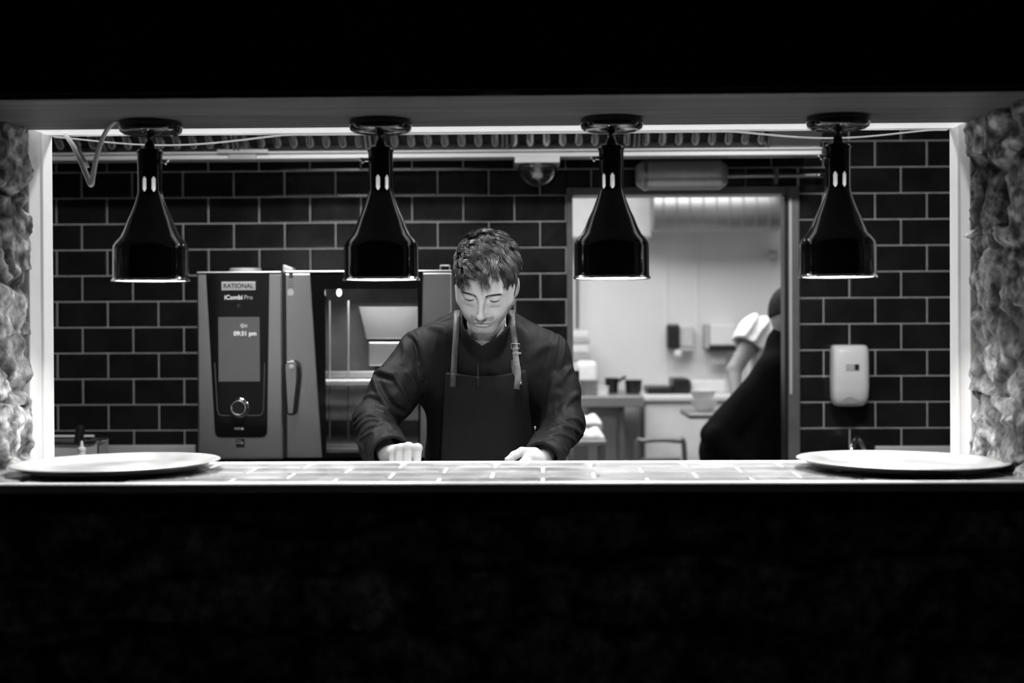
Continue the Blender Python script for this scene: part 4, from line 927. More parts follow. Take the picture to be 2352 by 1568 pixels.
def hand_sdf(p, w, fs, th, tr, pal):
    d = None
    for k, p1, t, r in fs:
        m = caps(p, w + (k - w) * .25, k, pal, r * 1.02)
        d = m if d is None else smin(d, m, .012)
    fd = None
    for k, p1, t, r in fs:
        f = smin(caps(p, k, p1, r * 1.0, r * .93), caps(p, p1, t, r * .93, r * .78), .004)
        f = smin(f, np.linalg.norm(p - k, axis=1) - r * 1.06, .004)
        fd = f if fd is None else smin(fd, f, .0012)
    d = smin(d, fd, .005)
    for i in range(len(th) - 1): d = smin(d, caps(p, th[i], th[i + 1], tr[i], tr[i + 1]), .007 if i == 0 else .004)
    return d
WRh, WLh = A(P(889, 1044, 3.57)), A(P(1246, 1052, 3.575))
def body_sdf(p):
    z = p[:, 2]
    d = torso(p, .128, .128, .135)
    d = smin(d, caps(p, NB - A((0, 0, .03)), NT, .055, .050), .03)
    d = smin(d, caps(p, SR, SL, .045), .05)
    for s, m, e, w in ((SR, MR, ER, WRh), (SL, ML, EL, WLh)):
        d = smin(d, caps(p, s, e, .042, .036), .02); d = smin(d, caps(p, e, w, .036, .0245), .012)
    # hips and legs
    hp = C3 + A((0, 0, -.05))
    for sx in (-.09, .09):
        a = A((C3[0] + sx, 3.95, .88)); k = A((C3[0] + sx * 1.15, 3.93, .48)); f = A((C3[0] + sx * 1.2, 3.97, .09))
        d = smin(d, caps(p, a, k, .075, .052), .04); d = smin(d, caps(p, k, f, .05, .036), .02); d = smin(d, caps(p, f - A((0, 0, .05)), f + A((0, -.16, -.055)), .034, .028), .02)
    m = z > 1.43
    m &= (np.abs(p[:, 0] - HOn[0]) < .16) & (np.abs(p[:, 1] - HOn[1]) < .2)
    if m.any():
        q = to_head(p[m]); d[m] = smin(d[m], head_sdf(q), .012)
    for w, fs, th, tr, pal, other in ((WRh, rf, rth, [.014, .0115, .0095], .0165, 0), (WLh, lf, lth, [.0145, .0118, .0108, .0085], .0165, 1)):
        c = (w + fs[1][0]) / 2; mm = np.linalg.norm(p - c, axis=1) < .16
        if mm.any(): d[mm] = smin(d[mm], hand_sdf(p[mm], w, fs, th, tr, pal), .008)
    return d
def grid(lo, hi, st): return np.arange(lo, hi, st)
xa, xb = P(800, 900, 3.7).x, P(1355, 900, 3.7).x
gx = grid(xa, xb, .0021 * FINE); gy = grid(3.44, 4.1, .0021 * FINE)
gz = np.concatenate([grid(-.02, 1.06, .012), grid(1.06, 1.235, .0019 * FINE), grid(1.235, 1.43, .006), grid(1.43, 1.78, .0016 * FINE)])
V, Q = isosurface(body_sdf, gx, gy, gz)
# skin tone: stubble, lips, shade painted into the mouth crease, darker below the eyes
q = to_head(V); au = np.abs(q[:, 0]); onhead = (V[:, 2] > 1.43) & (np.abs(V[:, 0] - HOn[0]) < .12) & (q[:, 1] > -.03)
tone = np.full(len(V), .50)
n1 = fbm(V * 700, 3, 2); n0 = fbm(V * 60, 8, 3)
beard = sstep(-.034, -.06, q[:, 2] + .22 * np.maximum(au - .022, 0) * 0) * sstep(-.0, .03, q[:, 1]) * sstep(.004, -.01, q[:, 2] + .0 * au)
jawline = sstep(-.045, -.075, q[:, 2] - .55 * np.maximum(au - .03, 0)); mous = np.exp(-((q[:, 2] + .0575) / .0055) ** 2) * (au < .03) * (q[:, 1] > .07)
side = sstep(.045, .058, au) * sstep(.02, -.02, q[:, 2]) * sstep(.05, .02, q[:, 1])
b = np.clip(.75 * jawline * beard + .95 * mous + .55 * side, 0, 1) * onhead
tone = tone * (1 - .78 * b * (.55 + .9 * (n1 - .2)))
lips = onhead * (np.exp(-((q[:, 2] + .0705) / .0075) ** 4) * (au < .0225 - .2 * np.abs(q[:, 2] + .0705)) * (q[:, 1] > .078))
tone = np.where(lips > .4, .36, tone)
tone = np.where(onhead & (np.abs(q[:, 2] + .0708 + .0035 * (au / .022) ** 2) < .0012) & (au < .0225) & (q[:, 1] > .075), .16, tone)  # shade between the lips put into the skin colour
tone *= .94 + .12 * n0
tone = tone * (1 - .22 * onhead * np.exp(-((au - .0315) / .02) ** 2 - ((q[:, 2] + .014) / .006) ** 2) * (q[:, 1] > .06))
chef = thing('person', (P(1110, 1000, 3.9).x, 3.9, 0), 'person in black chef jacket and dark apron looking down, hands behind the ledge', 'person')
body = mesh_np('body', V, Q, 'skin', chef, tone)
def front_y(xs, zs, fn, off, ylo=3.5, yhi=4.0):
    y = np.full(len(xs), ylo); done = np.zeros(len(xs), bool)
    for _ in range(160):
        d = fn(np.stack([xs, y, zs], 1)) - off; done |= d < .0006; y = np.where(done, y, y + np.maximum(d * .6, .0006)); 
    return np.minimum(y, yhi)
# jacket -------------------------------------------------------------------
def folds(p, seed, f, st): return 1 - np.abs(2 * fbm(p * A(st) * f, seed, 3) / .875 - 1)
def arm_frame(p, a, b):
    ba = b - a; L = np.linalg.norm(ba); t = ((p - a) @ ba) / L; return t, L
FOLDS = []
def fold_field(p):
    out = np.zeros(len(p))
    for pts, amp, w in FOLDS:
        lo = pts.min(0) - 3 * w; hi = pts.max(0) + 3 * w; m = np.all((p > lo) & (p < hi), 1)
        if not m.any(): continue
        pm = p[m]; dd = np.full(len(pm), 9.); 
        n = len(pts) - 1
        for i in range(n): dd = np.minimum(dd, caps(pm, pts[i], pts[i + 1], 0.))
        e0 = np.minimum(np.linalg.norm(pm - pts[0], axis=1), np.linalg.norm(pm - pts[-1], axis=1)); out[m] += amp * np.exp(-(dd / w) ** 2) * sstep(0, 2.5 * abs(w), e0 + w)
    return out
def jacket_sdf(p):
    d = torso(p, .158, .152, .155)
    t1 = caps(p, A(P(1072, 772, 3.87)), SR + A((0, 0, .0)), .066, .056); t2 = caps(p, A(P(1154, 775, 3.87)), SL, .066, .056)
    d = smin(d, smin(t1, t2, .03), .06)
    d = smin(d, caps(p, SR + A((.03, .02, -.06)), SL + A((-.03, .02, -.06)), .085), .05)
    # sleeves
    sR = caps(p, SR, MR, .056, .058); sR = smin(sR, caps(p, MR, ER, .058, .053), .03)
    sR = smin(sR, caps(p, A(P(925, 880, 3.83)), A(P(912, 922, 3.79)), .052, .045), .03)       # the sag of the loose sleeve
    CR = WR_ + (WR_ - ER) * .04
    fR = caps(p, ER, CR, .053, .047); fR = smin(fR, caps(p, ER + A((.0, 0, -.01)), ER + (WR_ - ER) * .7 + A((-.018, 0, -.02)), .048, .04), .03)
    sR = smin(sR, fR, .016)
    sL = caps(p, SL, ML, .056, .056); sL = smin(sL, caps(p, ML, EL, .056, .054), .03)
    CL = WL_ + (WL_ - EL) * .03
    sL = smin(sL, caps(p, EL, CL, .054, .043), .018)
    # folds: rings where the sleeves are pushed together, long pulls elsewhere
    for s, (e, w) in ((0, (ER, WR_)), (1, (EL, WL_))):
        t, L = arm_frame(p, e, w); n = fbm(p * 14, 40 + s, 3) - .45
        win = sstep(-.05, .01, t) * sstep(L * .72, L * .55, t)
        ring = np.abs(np.sin(t / .0125 + n * 5 + (p[:, 0] - e[0]) * 16)) ** 1.5
        if s == 0: sR = sR + win * (.002 * ring - .001)
        else: sL = sL + win * (.002 * ring - .001)
    d = smin(d, sR, .012); d = smin(d, sL, .014)
    pull = folds(p, 11, 10, (1.3, .8, .55)); big = fbm(p * A((7, 7, 5)), 23, 2) - .45
    low = sstep(1.56, 1.4, p[:, 2])
    d = d - .012 * (pull - .6) * (.45 + .55 * low) - .012 * big
    d = d - fold_field(p)
    # shoulder yoke seam and sleeve-head pucker
    ys = np.abs(np.abs((p - SR) @ A((1, 0, .35)) / 1.06) - .0) ; d = d + .0022 * np.exp(-(ys / .004) ** 2) * (p[:, 2] > 1.36)
    ys = np.abs((p - SL) @ A((-1, 0, .35)) / 1.06); d = d + .0022 * np.exp(-(ys / .004) ** 2) * (p[:, 2] > 1.36)
    # cuff lines
    for e, w, k in ((ER, WR_, .60), (EL, WL_, .66)):
        t, L = arm_frame(p, e, w); near = np.linalg.norm(p - w, axis=1) < .13
        d = np.where(near, d - .003 * sstep(L * k - .002, L * k + .002, t), d)
    # collar: a standing band that opens in front
    ax = NT - NB; ax = ax / np.linalg.norm(ax); cb = NB + A((0, -.012, .0)); q = p - cb; h = q @ ax; rr = np.linalg.norm(q - h[:, None] * ax, axis=1)
    phi = np.abs(np.arctan2(q[:, 0] + .004, -q[:, 1] - .006)); top = .036 + .054 * np.minimum(phi / 1.15, 1)
    band = np.maximum(np.abs(rr - .0635) - .0042, np.maximum(h - top, -.06 - h))
    d = smin(d, band, .006)
    d = smax(d, -np.maximum(np.maximum(rr - .0595, -h + .0), h - .2), .004)
    # V opening under the chin
    vz = P(1115, 796, 3.75).z
    # cuff openings
    for e, w, r in ((ER, CR, .041), (EL, CL, .037)):
        ux = (w - e) / np.linalg.norm(w - e); cut = (p - w) @ ux - .018
        near = np.linalg.norm(p - w, axis=1) < .11
        d = np.where(near, smax(d, cut, .003), d)
        op = caps(p, w - ux * .03, w + ux * .12, r); d = np.where(near, smax(d, -op, .003), d)
    d = np.maximum(d, .82 - p[:, 2])
    return d
def fold(pts, amp, w):
    q = [P(x, y, 3.78) for x, y in pts]; q = smooth_path(q, 3)
    d = A([list((c - EYE) / (c - EYE).y) for c in q]); y = np.full(len(q), 3.4); done = np.zeros(len(q), bool)
    for _ in range(200):
        s = jacket_sdf(A(EYE) + d * y[:, None]); done |= s < .0006; y = np.where(done, y, y + np.maximum(s * .7, .0006))
    ok = y < 4.0; return ((A(EYE) + d * y[:, None])[ok], amp * 1.2, w)
def _px(c):
    d = CAMROT.transposed() @ (Vector(c) - EYE); return (1176 + F * d.x / -d.z, 784 - F * d.y / -d.z)
_fl = []
for pts_, amp_, w_2 in (
    ([(923, 757), (946, 765), (966, 794), (971, 831), (968, 870)], .0075, .0065), ([(934, 772), (952, 790), (960, 830)], -.005, .005),
    ([(925, 784), (931, 806), (926, 832)], .005, .008),
    ([(858, 858), (873, 851), (888, 856), (903, 859)], .009, .007), ([(866, 866), (884, 868), (900, 872)], -.006, .006),
    ([(858, 868), (866, 894), (881, 921), (901, 944), (926, 957)], .0085, .0065), ([(872, 880), (884, 905), (902, 930), (925, 944)], -.006, .007),
    ([(903, 860), (916, 881), (936, 911), (948, 919)], .006, .006), ([(936, 856), (953, 879), (956, 897)], .006, .006), ([(838, 912), (852, 906), (870, 912)], .006, .006),
    ([(1176, 717), (1206, 732), (1251, 747), (1288, 768)], -.0045, .0035), ([(1176, 724), (1206, 740), (1251, 756), (1284, 774)], .003, .005),
    ([(1048, 719), (1026, 728), (996, 734), (966, 743), (951, 753)], -.0045, .0035), ([(1040, 728), (1010, 737), (980, 746)], .003, .006),
    ([(1288, 772), (1287, 794), (1282, 822), (1276, 850)], -.0045, .0045), ([(1296, 780), (1295, 810), (1288, 840)], .004, .006),
    ([(988, 748), (1018, 756), (1030, 775)], .006, .011), ([(1190, 752), (1205, 770), (1210, 795)], .006, .011), ([(1262, 790), (1240, 800), (1215, 820)], .006, .012),
    ([(1313, 845), (1300, 855), (1286, 880)], .006, .007), ([(1328, 905), (1312, 915), (1290, 940)], .006, .008), ([(1275, 870), (1262, 910), (1258, 950)], .006, .010),
    ([(1261, 1000), (1280, 996), (1298, 999), (1317, 1011), (1329, 1030)], .0055, .0055), ([(1250, 1009), (1270, 1007), (1284, 1017), (1291, 1036), (1294, 1055)], .0055, .005),
    ([(1282, 1015), (1296, 1032), (1313, 1045)], .005, .005), ([(1262, 986), (1290, 978), (1320, 985), (1338, 1000)], .005, .006), ([(1300, 960), (1325, 962), (1340, 975)], .005, .006),
    ([(813, 962), (828, 950), (847, 938), (859, 936), (882, 946)], .0062, .005), ([(813, 977), (836, 957), (854, 953), (877, 961), (894, 976)], .0062, .0045),
    ([(818, 988), (838, 969), (859, 963), (880, 969), (900, 981)], .0062, .0045), ([(828, 998), (847, 981), (868, 976), (888, 973), (902, 985)], .006, .0045),
    ([(826, 1010), (840, 999), (856, 992)], .005, .005), ([(812, 1000), (824, 1020), (838, 1040)], .005, .006)):
    _fl.append(fold(pts_, amp_, w_2))
FOLDS += [f_ for f_ in _fl if len(f_[0]) > 2]
jst = .0030 * FINE
Vj, Qj = isosurface(jacket_sdf, grid(xa - .02, xb + .02, jst), grid(3.5, 4.1, jst), np.concatenate([grid(.8, 1.1, .008), grid(1.1, 1.62, jst)]))
jk = mesh_np('jacket', Vj, Qj, 'jacket cloth', chef)
md = jk.modifiers.new('smooth', 'CORRECTIVE_SMOOTH') if 0 else None
# trousers and shoes, out of sight behind the counter
def trousers(p):
    d = torso(p, .1, .15, .155); d = np.maximum(d, p[:, 2] - .9)
    for sx in (-.09, .09):
        a = A((C3[0] + sx, 3.95, .86)); k = A((C3[0] + sx * 1.15, 3.93, .48)); f = A((C3[0] + sx * 1.2, 3.97, .09))
        d = smin(d, caps(p, a, k, .092, .07), .04); d = smin(d, caps(p, k, f, .07, .058), .03)
    return np.maximum(d, .06 - p[:, 2])
Vt, Qt = isosurface(trousers, grid(C3[0] - .3, C3[0] + .3, .012), grid(3.7, 4.2, .012), grid(.03, .95, .012))
mesh_np('trousers', Vt, Qt, 'jacket cloth', chef)
for sx in (-.09, .09):
    f = A((C3[0] + sx * 1.2, 3.97, .04)); mb = MB().ball((f[0], f[1] - .07, .045), (.05, .15, .045), 24, 12); obj('shoe', mb, 'black plastic', chef)
# apron: a sheet laid on the front of the jacket
tz = P(1115, 858, 3.74).z; bzz = .55
lt, rt, lm, rm = P(1022, 860, 3.74).x, P(1206, 853, 3.74).x, P(1009, 1055, 3.76).x, P(1228, 1055, 3.76).x
nu, nv = 70, 90; uu, vv = np.meshgrid(np.linspace(0, 1, nu), np.linspace(0, 1, nv), indexing='ij')
zz = tz + (bzz - tz) * vv; wv = np.minimum(1, (tz - zz) / (tz - P(1115, 1055, 3.76).z)); fl2 = 1 + .35 * np.maximum(0, (1.15 - zz) / .6)
xl_ = lt + (lm - lt) * wv ** .8; xr_ = rt + (rm - rt) * wv ** .8; mid = (xl_ + xr_) / 2
xx = mid + (xl_ + (xr_ - xl_) * uu - mid) * fl2
zz = zz + (1 - vv) ** 8 * (.003 * np.cos(uu * 6) + .006 * uu - .008 * np.sin(uu * math.pi))
def torso_front(p):
    d = torso(p, .158, .152, .155); return smin(d, caps(p, SR + A((.03, .02, -.06)), SL + A((-.03, .02, -.06)), .085), .05)
yy = front_y(xx.ravel(), zz.ravel(), torso_front, .012).reshape(nu, nv)
yy += -.004 * np.sin(uu * 9 + 2 * np.sin(vv * 3)) * np.minimum(1, vv * 3) - .004
yy -= .0
gi = np.arange(nu * nv).reshape(nu, nv); Qa = np.stack([gi[:-1, :-1], gi[1:, :-1], gi[1:, 1:], gi[:-1, 1:]], -1).reshape(-1, 4)
ap = mesh_np('apron', np.stack([xx, yy, zz], -1).reshape(-1, 3), Qa, 'apron cloth', chef); solid(ap, .003)
def on_front(px, py, off=.012, Y=3.74):
    p = P(px, py, Y); y = front_y(A([p.x]), A([p.z]), jacket_sdf, off)[0]; return Vector((P(px, py, y).x, y, P(px, py, y).z))
def strap(name, pts, w, m, parent, t=.0024):
    pts = smooth_path(pts, 6); v = []; f = []
    for i, p in enumerate(pts):
        d_ = (pts[min(i + 1, len(pts) - 1)] - pts[max(i - 1, 0)]).normalized(); s = (Vector((1, 0, 0)) - d_ * d_.x).normalized() * (w / 2)
        v += [p - s, p + s]
    f = [(2 * i, 2 * i + 1, 2 * i + 3, 2 * i + 2) for i in range(len(pts) - 1)]
    return solid(obj(name, MB().add(v, f, True), m, parent), t)
ls = [on_front(1049, 716, .003, 3.82), on_front(1049, 735, .004, 3.8), on_front(1047, 770, .006), on_front(1044, 815, .008), on_front(1042, 855, .018), on_front(1040, 889, .020)]
ls.insert(0, ls[0] + Vector((.003, .03, .003))); ls.insert(0, ls[0] + Vector((.010, .05, -.012)))
sL_ = strap('neck_strap', ls, .0155, 'apron leather', ap)
rs = [on_front(1176, 716, .003, 3.82), on_front(1177, 745, .005, 3.8), on_front(1181, 775, .007), on_front(1184, 800, .012)]
rs.insert(0, rs[0] + Vector((-.003, .03, .003))); rs.insert(0, rs[0] + Vector((-.010, .05, -.012)))
sR_ = strap('neck_strap', rs, .0150, 'apron leather', ap)
tl = [on_front(1184, 798, .014), on_front(1184, 812, .019), on_front(1186, 830, .020), on_front(1190, 855, .024), on_front(1188, 878, .028), on_front(1186, 893, .026)]
tail = strap('strap_tail', tl, .0155, 'pale leather', ap)
lp = [on_front(1180, 826, .010), on_front(1181, 850, .014), on_front(1192, 872, .020), on_front(1194, 884, .021)]
strap('lower_strap', lp, .013, 'apron leather', ap)
for sname, c in (('buckle', on_front(1184, 795, .019)), ('keeper', on_front(1187, 811, .024))):
    w2 = .0112; h2 = .007 if sname == 'buckle' else .0016
    pts = [(c.x - w2, c.y, c.z - h2), (c.x + w2, c.y, c.z - h2), (c.x + w2, c.y, c.z + h2), (c.x - w2, c.y, c.z + h2), (c.x - w2, c.y, c.z - h2)]
    obj(sname, MB().tube(pts, .0013, 8), 'dull steel', ap)
for px, py in ((1043, 862), (1040.5, 882)):
    c = on_front(px, py, .0225); obj('rivet', MB().lathe([(.001, .0012), (.003, .0012), (.0042, .002), (.005, .0012), (.0052, 0)], 20, Matrix.Translation(c) @ Matrix.Rotation(R(90), 4, 'X')), 'apron leather', ap)
c = on_front(1194.5, 880, .024); obj('rivet', MB().ball(c, (.004, .003, .004), 14, 8), 'chrome', ap)
for px, py in ((1178, 763), (1180.5, 781), (1184, 816), (1186, 831), (1189, 846)):
    c = on_front(px, py, .0085 if py < 800 else .0225); obj('strap_hole', MB().ball(c, (.0011, .0012, .0012), 8, 6), 'black plastic', ap)
# pen clipped to the jacket front
a, b = on_front(1099, 832, .012), on_front(1097, 888, .020)
pn = thing('pen', a, 'slim black pen with bright tips clipped to the middle of the jacket front', 'pen')
obj('barrel', MB().tube([a, a.lerp(b, .1), a.lerp(b, .92), b], [.0026, .0031, .0031, .0012], 12), 'black plastic', pn)
obj('clip', MB().tube([a.lerp(b, .1) + Vector((0, -.005, 0)), a.lerp(b, .34) + Vector((0, -.006, 0))], .0016, 8), 'chrome', pn)
obj('tip', MB().tube([a.lerp(b, .96), b + (b - a) * .02], [.0019, .0007], 8), 'chrome', pn); obj('ring', MB().tube([a.lerp(b, .60), a.lerp(b, .625)], .0045, 12), 'chrome', pn)
# apron tie hanging at his left hip
c = on_front(1229, 982, .02); te = obj('tie_end', MB().ball(c, (.0028, .0025, .0042), 12, 8), 'dull steel', ap); obj('tie_cord', MB().tube([c, c + Vector((0, 0, -.024))], .0012, 8), 'black plastic', te)
# eyelashes, brows and nail
for s in (-1, 1):
    pts = []
    for k in np.linspace(-1, 1, 15):
        u = .0315 + .0145 * k; w = -.0035 - .0028 * (1 - k * k); r_ = 1 - ((u - .0315) / .0158) ** 2 - ((w + .0015) / .0132) ** 2
        pts.append(hw((s * u, .0695 + .0142 * math.sqrt(max(r_, .02)) + .0006, w)))
    mb = MB().tube(pts, [.0007 + .0013 * (1 - abs(k)) for k in np.linspace(-1, 1, 15)], 6)
    for i in range(1, 14):
        p0 = pts[i]; d_ = HR @ Vector((s * .3 * (i / 7 - 1), .85, -.55)); mb.tube([p0, p0 + d_ * .0018, p0 + d_ * .0032 + HR @ Vector((0, 0, .0004))], [.00035, .0003, .0001], 4)
    obj('eyelashes', mb, 'lash', chef)
    mb = MB()
    for i in range(190):
        k = rnd.random(); u = .0105 + .037 * k; w = .0112 + .010 * k - .0055 * k * k + rnd.uniform(-.0034, .0034) * (1 - .5 * k); y = .0905 - .0125 * k - .010 * k * k + .0004
        qy = y
        for _ in range(14):
            dd = head_sdf(A([[s * u, qy, w]]))[0]; qy -= dd * .8
        p0 = hw((s * u, qy - .0004, w)); t_ = HR @ Vector((s * (.8), -.25 * k, .5 - .9 * k)).normalized(); n_ = HR @ Vector((0, 1, 0)); l_ = rnd.uniform(.005, .009)
        mb.tube([p0, p0 + t_ * l_ * .5 + n_ * .0008, p0 + t_ * l_ + n_ * .0003], [.0003, .00026, .0001], 3, False)
    obj('eyebrow', mb, 'lash', chef)
tdir = (Vector(lth[3]) - Vector(lth[2])).normalized(); nrm = Vector((-.25, -.72, .65)).normalized(); nrm = (nrm - tdir * nrm.dot(tdir)).normalized(); sd3 = tdir.cross(nrm)
v = []; f = []
for i in range(7):
    for j in range(7):
        t = i / 6; a_ = (j / 6 - .5) * 1.5; w_ = 1 if t > .15 else .75
        c = Vector(lth[3]) + tdir * (-.006 + .0125 * t); r_ = .0090 - .0008 * t
        v.append(c + (nrm * math.cos(a_ * w_) + sd3 * math.sin(a_ * w_)) * (r_ + .0003))
f = [(i * 7 + j, (i + 1) * 7 + j, (i + 1) * 7 + j + 1, i * 7 + j + 1) for i in range(6) for j in range(6)]
solid(obj('thumbnail', MB().add(v, f, True), mat('nail', .58, .25, var=.04), chef), .0005)
# collar lining edge seen at his left
a, b = P(1159, 726, 3.79), P(1162, 750, 3.775)
obj('collar_piping', MB().tube([a, a.lerp(b, .5), b], .0012, 8), 'white cloth', chef)
# hair ---------------------------------------------------------------------
SCc, SCr = A((0, -.016, .032)), A((.0735, .094, .083))
def scalp_mask(q):
    """how far inside the hairline a head-local point lies (positive inside)"""
    u, v, w = q[:, 0], q[:, 1], q[:, 2]
    au = np.abs(u); front = w - (.066 - .010 * sstep(.01, .04, -u) + .016 * np.exp(-((u - .034) / .011) ** 2) - .50 * sstep(.040, .072, au) * .11)
    sideb = w - (-.012) - 1.2 * np.maximum(v - .018, 0) * 1.6
    back = w + .05
    m = np.where(v > .035, front, np.where(v > -.012, np.minimum(sideb, .02), back))
    ear = np.hypot((v + .012) / .8, w + .006) - .022
    return np.minimum(m, np.where(au > .055, ear, 1))
def scalp_sdf(q):
    d = ell(q, SCc, SCr); d = smin(d, ell(q, (0, .012, -.008), (.0675, .071, .078)), .03); return smin(d, ell(q, (0, .045, .045), (.055, .042, .045)), .03)
def scalp_n(q):
    e = .0015; g = np.stack([scalp_sdf(q + A(v) * e) - scalp_sdf(q - A(v) * e) for v in ((1, 0, 0), (0, 1, 0), (0, 0, 1))], 1); return g / (np.linalg.norm(g, axis=1)[:, None] + 1e-9)
def cap_sdf(p):
    q = to_head(p); th = .0035 + .002 * sstep(.04, .1, q[:, 2]) + .002 * (fbm(q * A((60, 25, 40)), 71, 3) - .45) * 2
    d = scalp_sdf(q) - th
    return smax(d, -(scalp_mask(q) + .003) * .8, .006)
hb0 = HOn
Vc, Qc = isosurface(cap_sdf, grid(hb0[0] - .13, hb0[0] + .13, .0026), grid(hb0[1] - .16, hb0[1] + .17, .0026), grid(hb0[2] - .13, hb0[2] + .17, .0026))
rg = np.random.default_rng(5)
def hair_strands(N):
    a = rg.normal(size=(N * 3, 3)); a /= np.linalg.norm(a, axis=1)[:, None]; q = SCc + a * SCr * 1.05
    for _ in range(4): q = q - scalp_n(q) * scalp_sdf(q)[:, None]
    q = q[scalp_mask(q) > .0][:N]; n = scalp_n(q)
    # clumps
    NC = 520; ci = rg.integers(0, len(q), NC); D = np.linalg.norm(q[:, None] - q[ci][None], axis=2); cl = D.argmin(1); c = q[ci][cl]
    crown = A((.012, -.06, .105)); par = A((.042, .0, .1))
    u, v, w = q.T; cu, cv, cw = c.T
    topw = sstep(.03, .075, cw)
    right = sstep(.028, .045, cu + .25 * (cv < 0) * 0); left = sstep(-.04, -.06, cu)
    dirT = np.stack([.50 + .35 * np.sin(cv * 70 + cu * 40), .85 + 0 * cv, .1 + .3 * np.sin(cu * 120 + cv * 70)], 1)
    dirR = np.stack([.35 + 0 * cu, .45 + .2 * np.sin(cv * 90), -.9 + 0 * cu], 1)
    dirL = np.stack([.05 + 0 * cu, .6 + .25 * np.sin(cv * 80), -.8 + 0 * cu], 1)
    dr = dirT * (1 - right)[:, None] + dirR * right[:, None]; dr = dr * (1 - left * (1 - topw))[:, None] + dirL * (left * (1 - topw))[:, None]
    dr[:, 2] -= .8 * (1 - topw) * (1 - right)
    bk = sstep(-.05, -.09, cv); dr = dr * (1 - bk)[:, None] + np.stack([cu * 8, -.2 + 0 * cu, -.9 + 0 * cu], 1) * bk[:, None]
    cr = rg.normal(size=(NC, 3)) * .26; dr = dr + cr[cl] + rg.normal(size=dr.shape) * .13
    dr -= n * np.sum(dr * n, 1)[:, None]; dr /= np.linalg.norm(dr, axis=1)[:, None] + 1e-9
    Lc = rg.uniform(.7, 1.25, NC)[cl]
    fr = topw * sstep(.02, .07, cv); L = (.018 + .028 * topw + .005 * fr) * Lc * rg.uniform(.8, 1.12, len(q)); lift = (.15 + .42 * topw * rg.uniform(.5, 1.4, NC)[cl]); curl = rg.normal(size=NC)[cl] * .55
    lay = rg.random(NC)[cl]; K_ = 8; pts = np.zeros((len(q), K_, 3)); pos = q - n * .001; side = np.cross(n, dr)
    for k in range(K_):
        pts[:, k] = pos; t = k / (K_ - 1)
        step = dr + n * (lift * (1.5 - 2.7 * t))[:, None] + side * (curl * (t - .3))[:, None]
        step /= np.linalg.norm(step, axis=1)[:, None]; pos = pos + step * (L / (K_ - 1))[:, None]
        # keep outside the scalp
        sd_ = scalp_sdf(pos); lo = np.maximum((.0045 + lay * (.0035 + .0085 * topw)) * (.35 + .65 * math.sin(math.pi * min(.75, .2 + t * .8))) - sd_, 0); pos = pos + scalp_n(pos) * lo[:, None]
        # pull strands of one clump together towards their tips
    tip = np.zeros((NC, K_, 3)); cnt = np.zeros(NC); np.add.at(tip, cl, pts); np.add.at(cnt, cl, 1); tip /= np.maximum(cnt, 1)[:, None, None]
    f = (np.linspace(0, 1, K_) ** 1.2 * .5)[None, :, None]; pts = pts * (1 - f) + tip[cl] * f
    tone = .008 + .025 * rg.random(len(q)) + .028 * rg.random(NC)[cl]
    return pts, tone
pts, tn = hair_strands(15000)
# a few loose strands falling on the forehead
ex = []
for i in range(26):
    u = rg.uniform(-.055, -.012); s0 = A((u, .066, .066 + rg.uniform(-.006, .004))); e_ = A((u + .026 + rg.normal() * .008, .088, .036 + rg.normal() * .005))
    m_ = (s0 + e_) / 2 + A((-.014, .014, -.008)); ex.append([(1 - t) ** 2 * s0 + 2 * t * (1 - t) * m_ + t * t * e_ for t in np.linspace(0, 1, 8)])
pts = np.concatenate([pts, A(ex)]); tn = np.concatenate([tn, np.full(len(ex), .05)])
N_, K_ = pts.shape[:2]; wp_ = pts.reshape(-1, 3) @ HRn.T + HOn; wp_ = wp_.reshape(N_, K_, 3)
tg = np.gradient(wp_, axis=1); tg /= np.linalg.norm(tg, axis=2)[:, :, None] + 1e-9
s1 = np.cross(tg, A((.3, -1, .4))); s1 /= np.linalg.norm(s1, axis=2)[:, :, None] + 1e-9; s2 = np.cross(tg, s1)
rad = .00045 * np.array([1, 1.05, 1.05, 1, .95, .85, .6, .2])[None, :, None] * np.ones((N_, 1, 1)); rad[-len(ex):] *= .55
ring = [wp_ + rad * (s1 * math.cos(2 * math.pi * k / 3) + s2 * math.sin(2 * math.pi * k / 3)) for k in range(3)]
HV = np.stack(ring, 2).reshape(-1, 3); bi = (np.arange(N_)[:, None] * K_ + np.arange(K_ - 1)[None]).reshape(-1) * 3
HQ = np.concatenate([np.stack([bi + k, bi + (k + 1) % 3, bi + 3 + (k + 1) % 3, bi + 3 + k], 1) for k in range(3)])
htone = np.repeat(np.repeat(tn, K_), 3)
hair = mesh_np('hair', np.concatenate([Vc, HV]), np.concatenate([Qc, HQ + len(Vc)]), 'hair strands', chef, np.concatenate([np.full(len(Vc), .018), htone]))

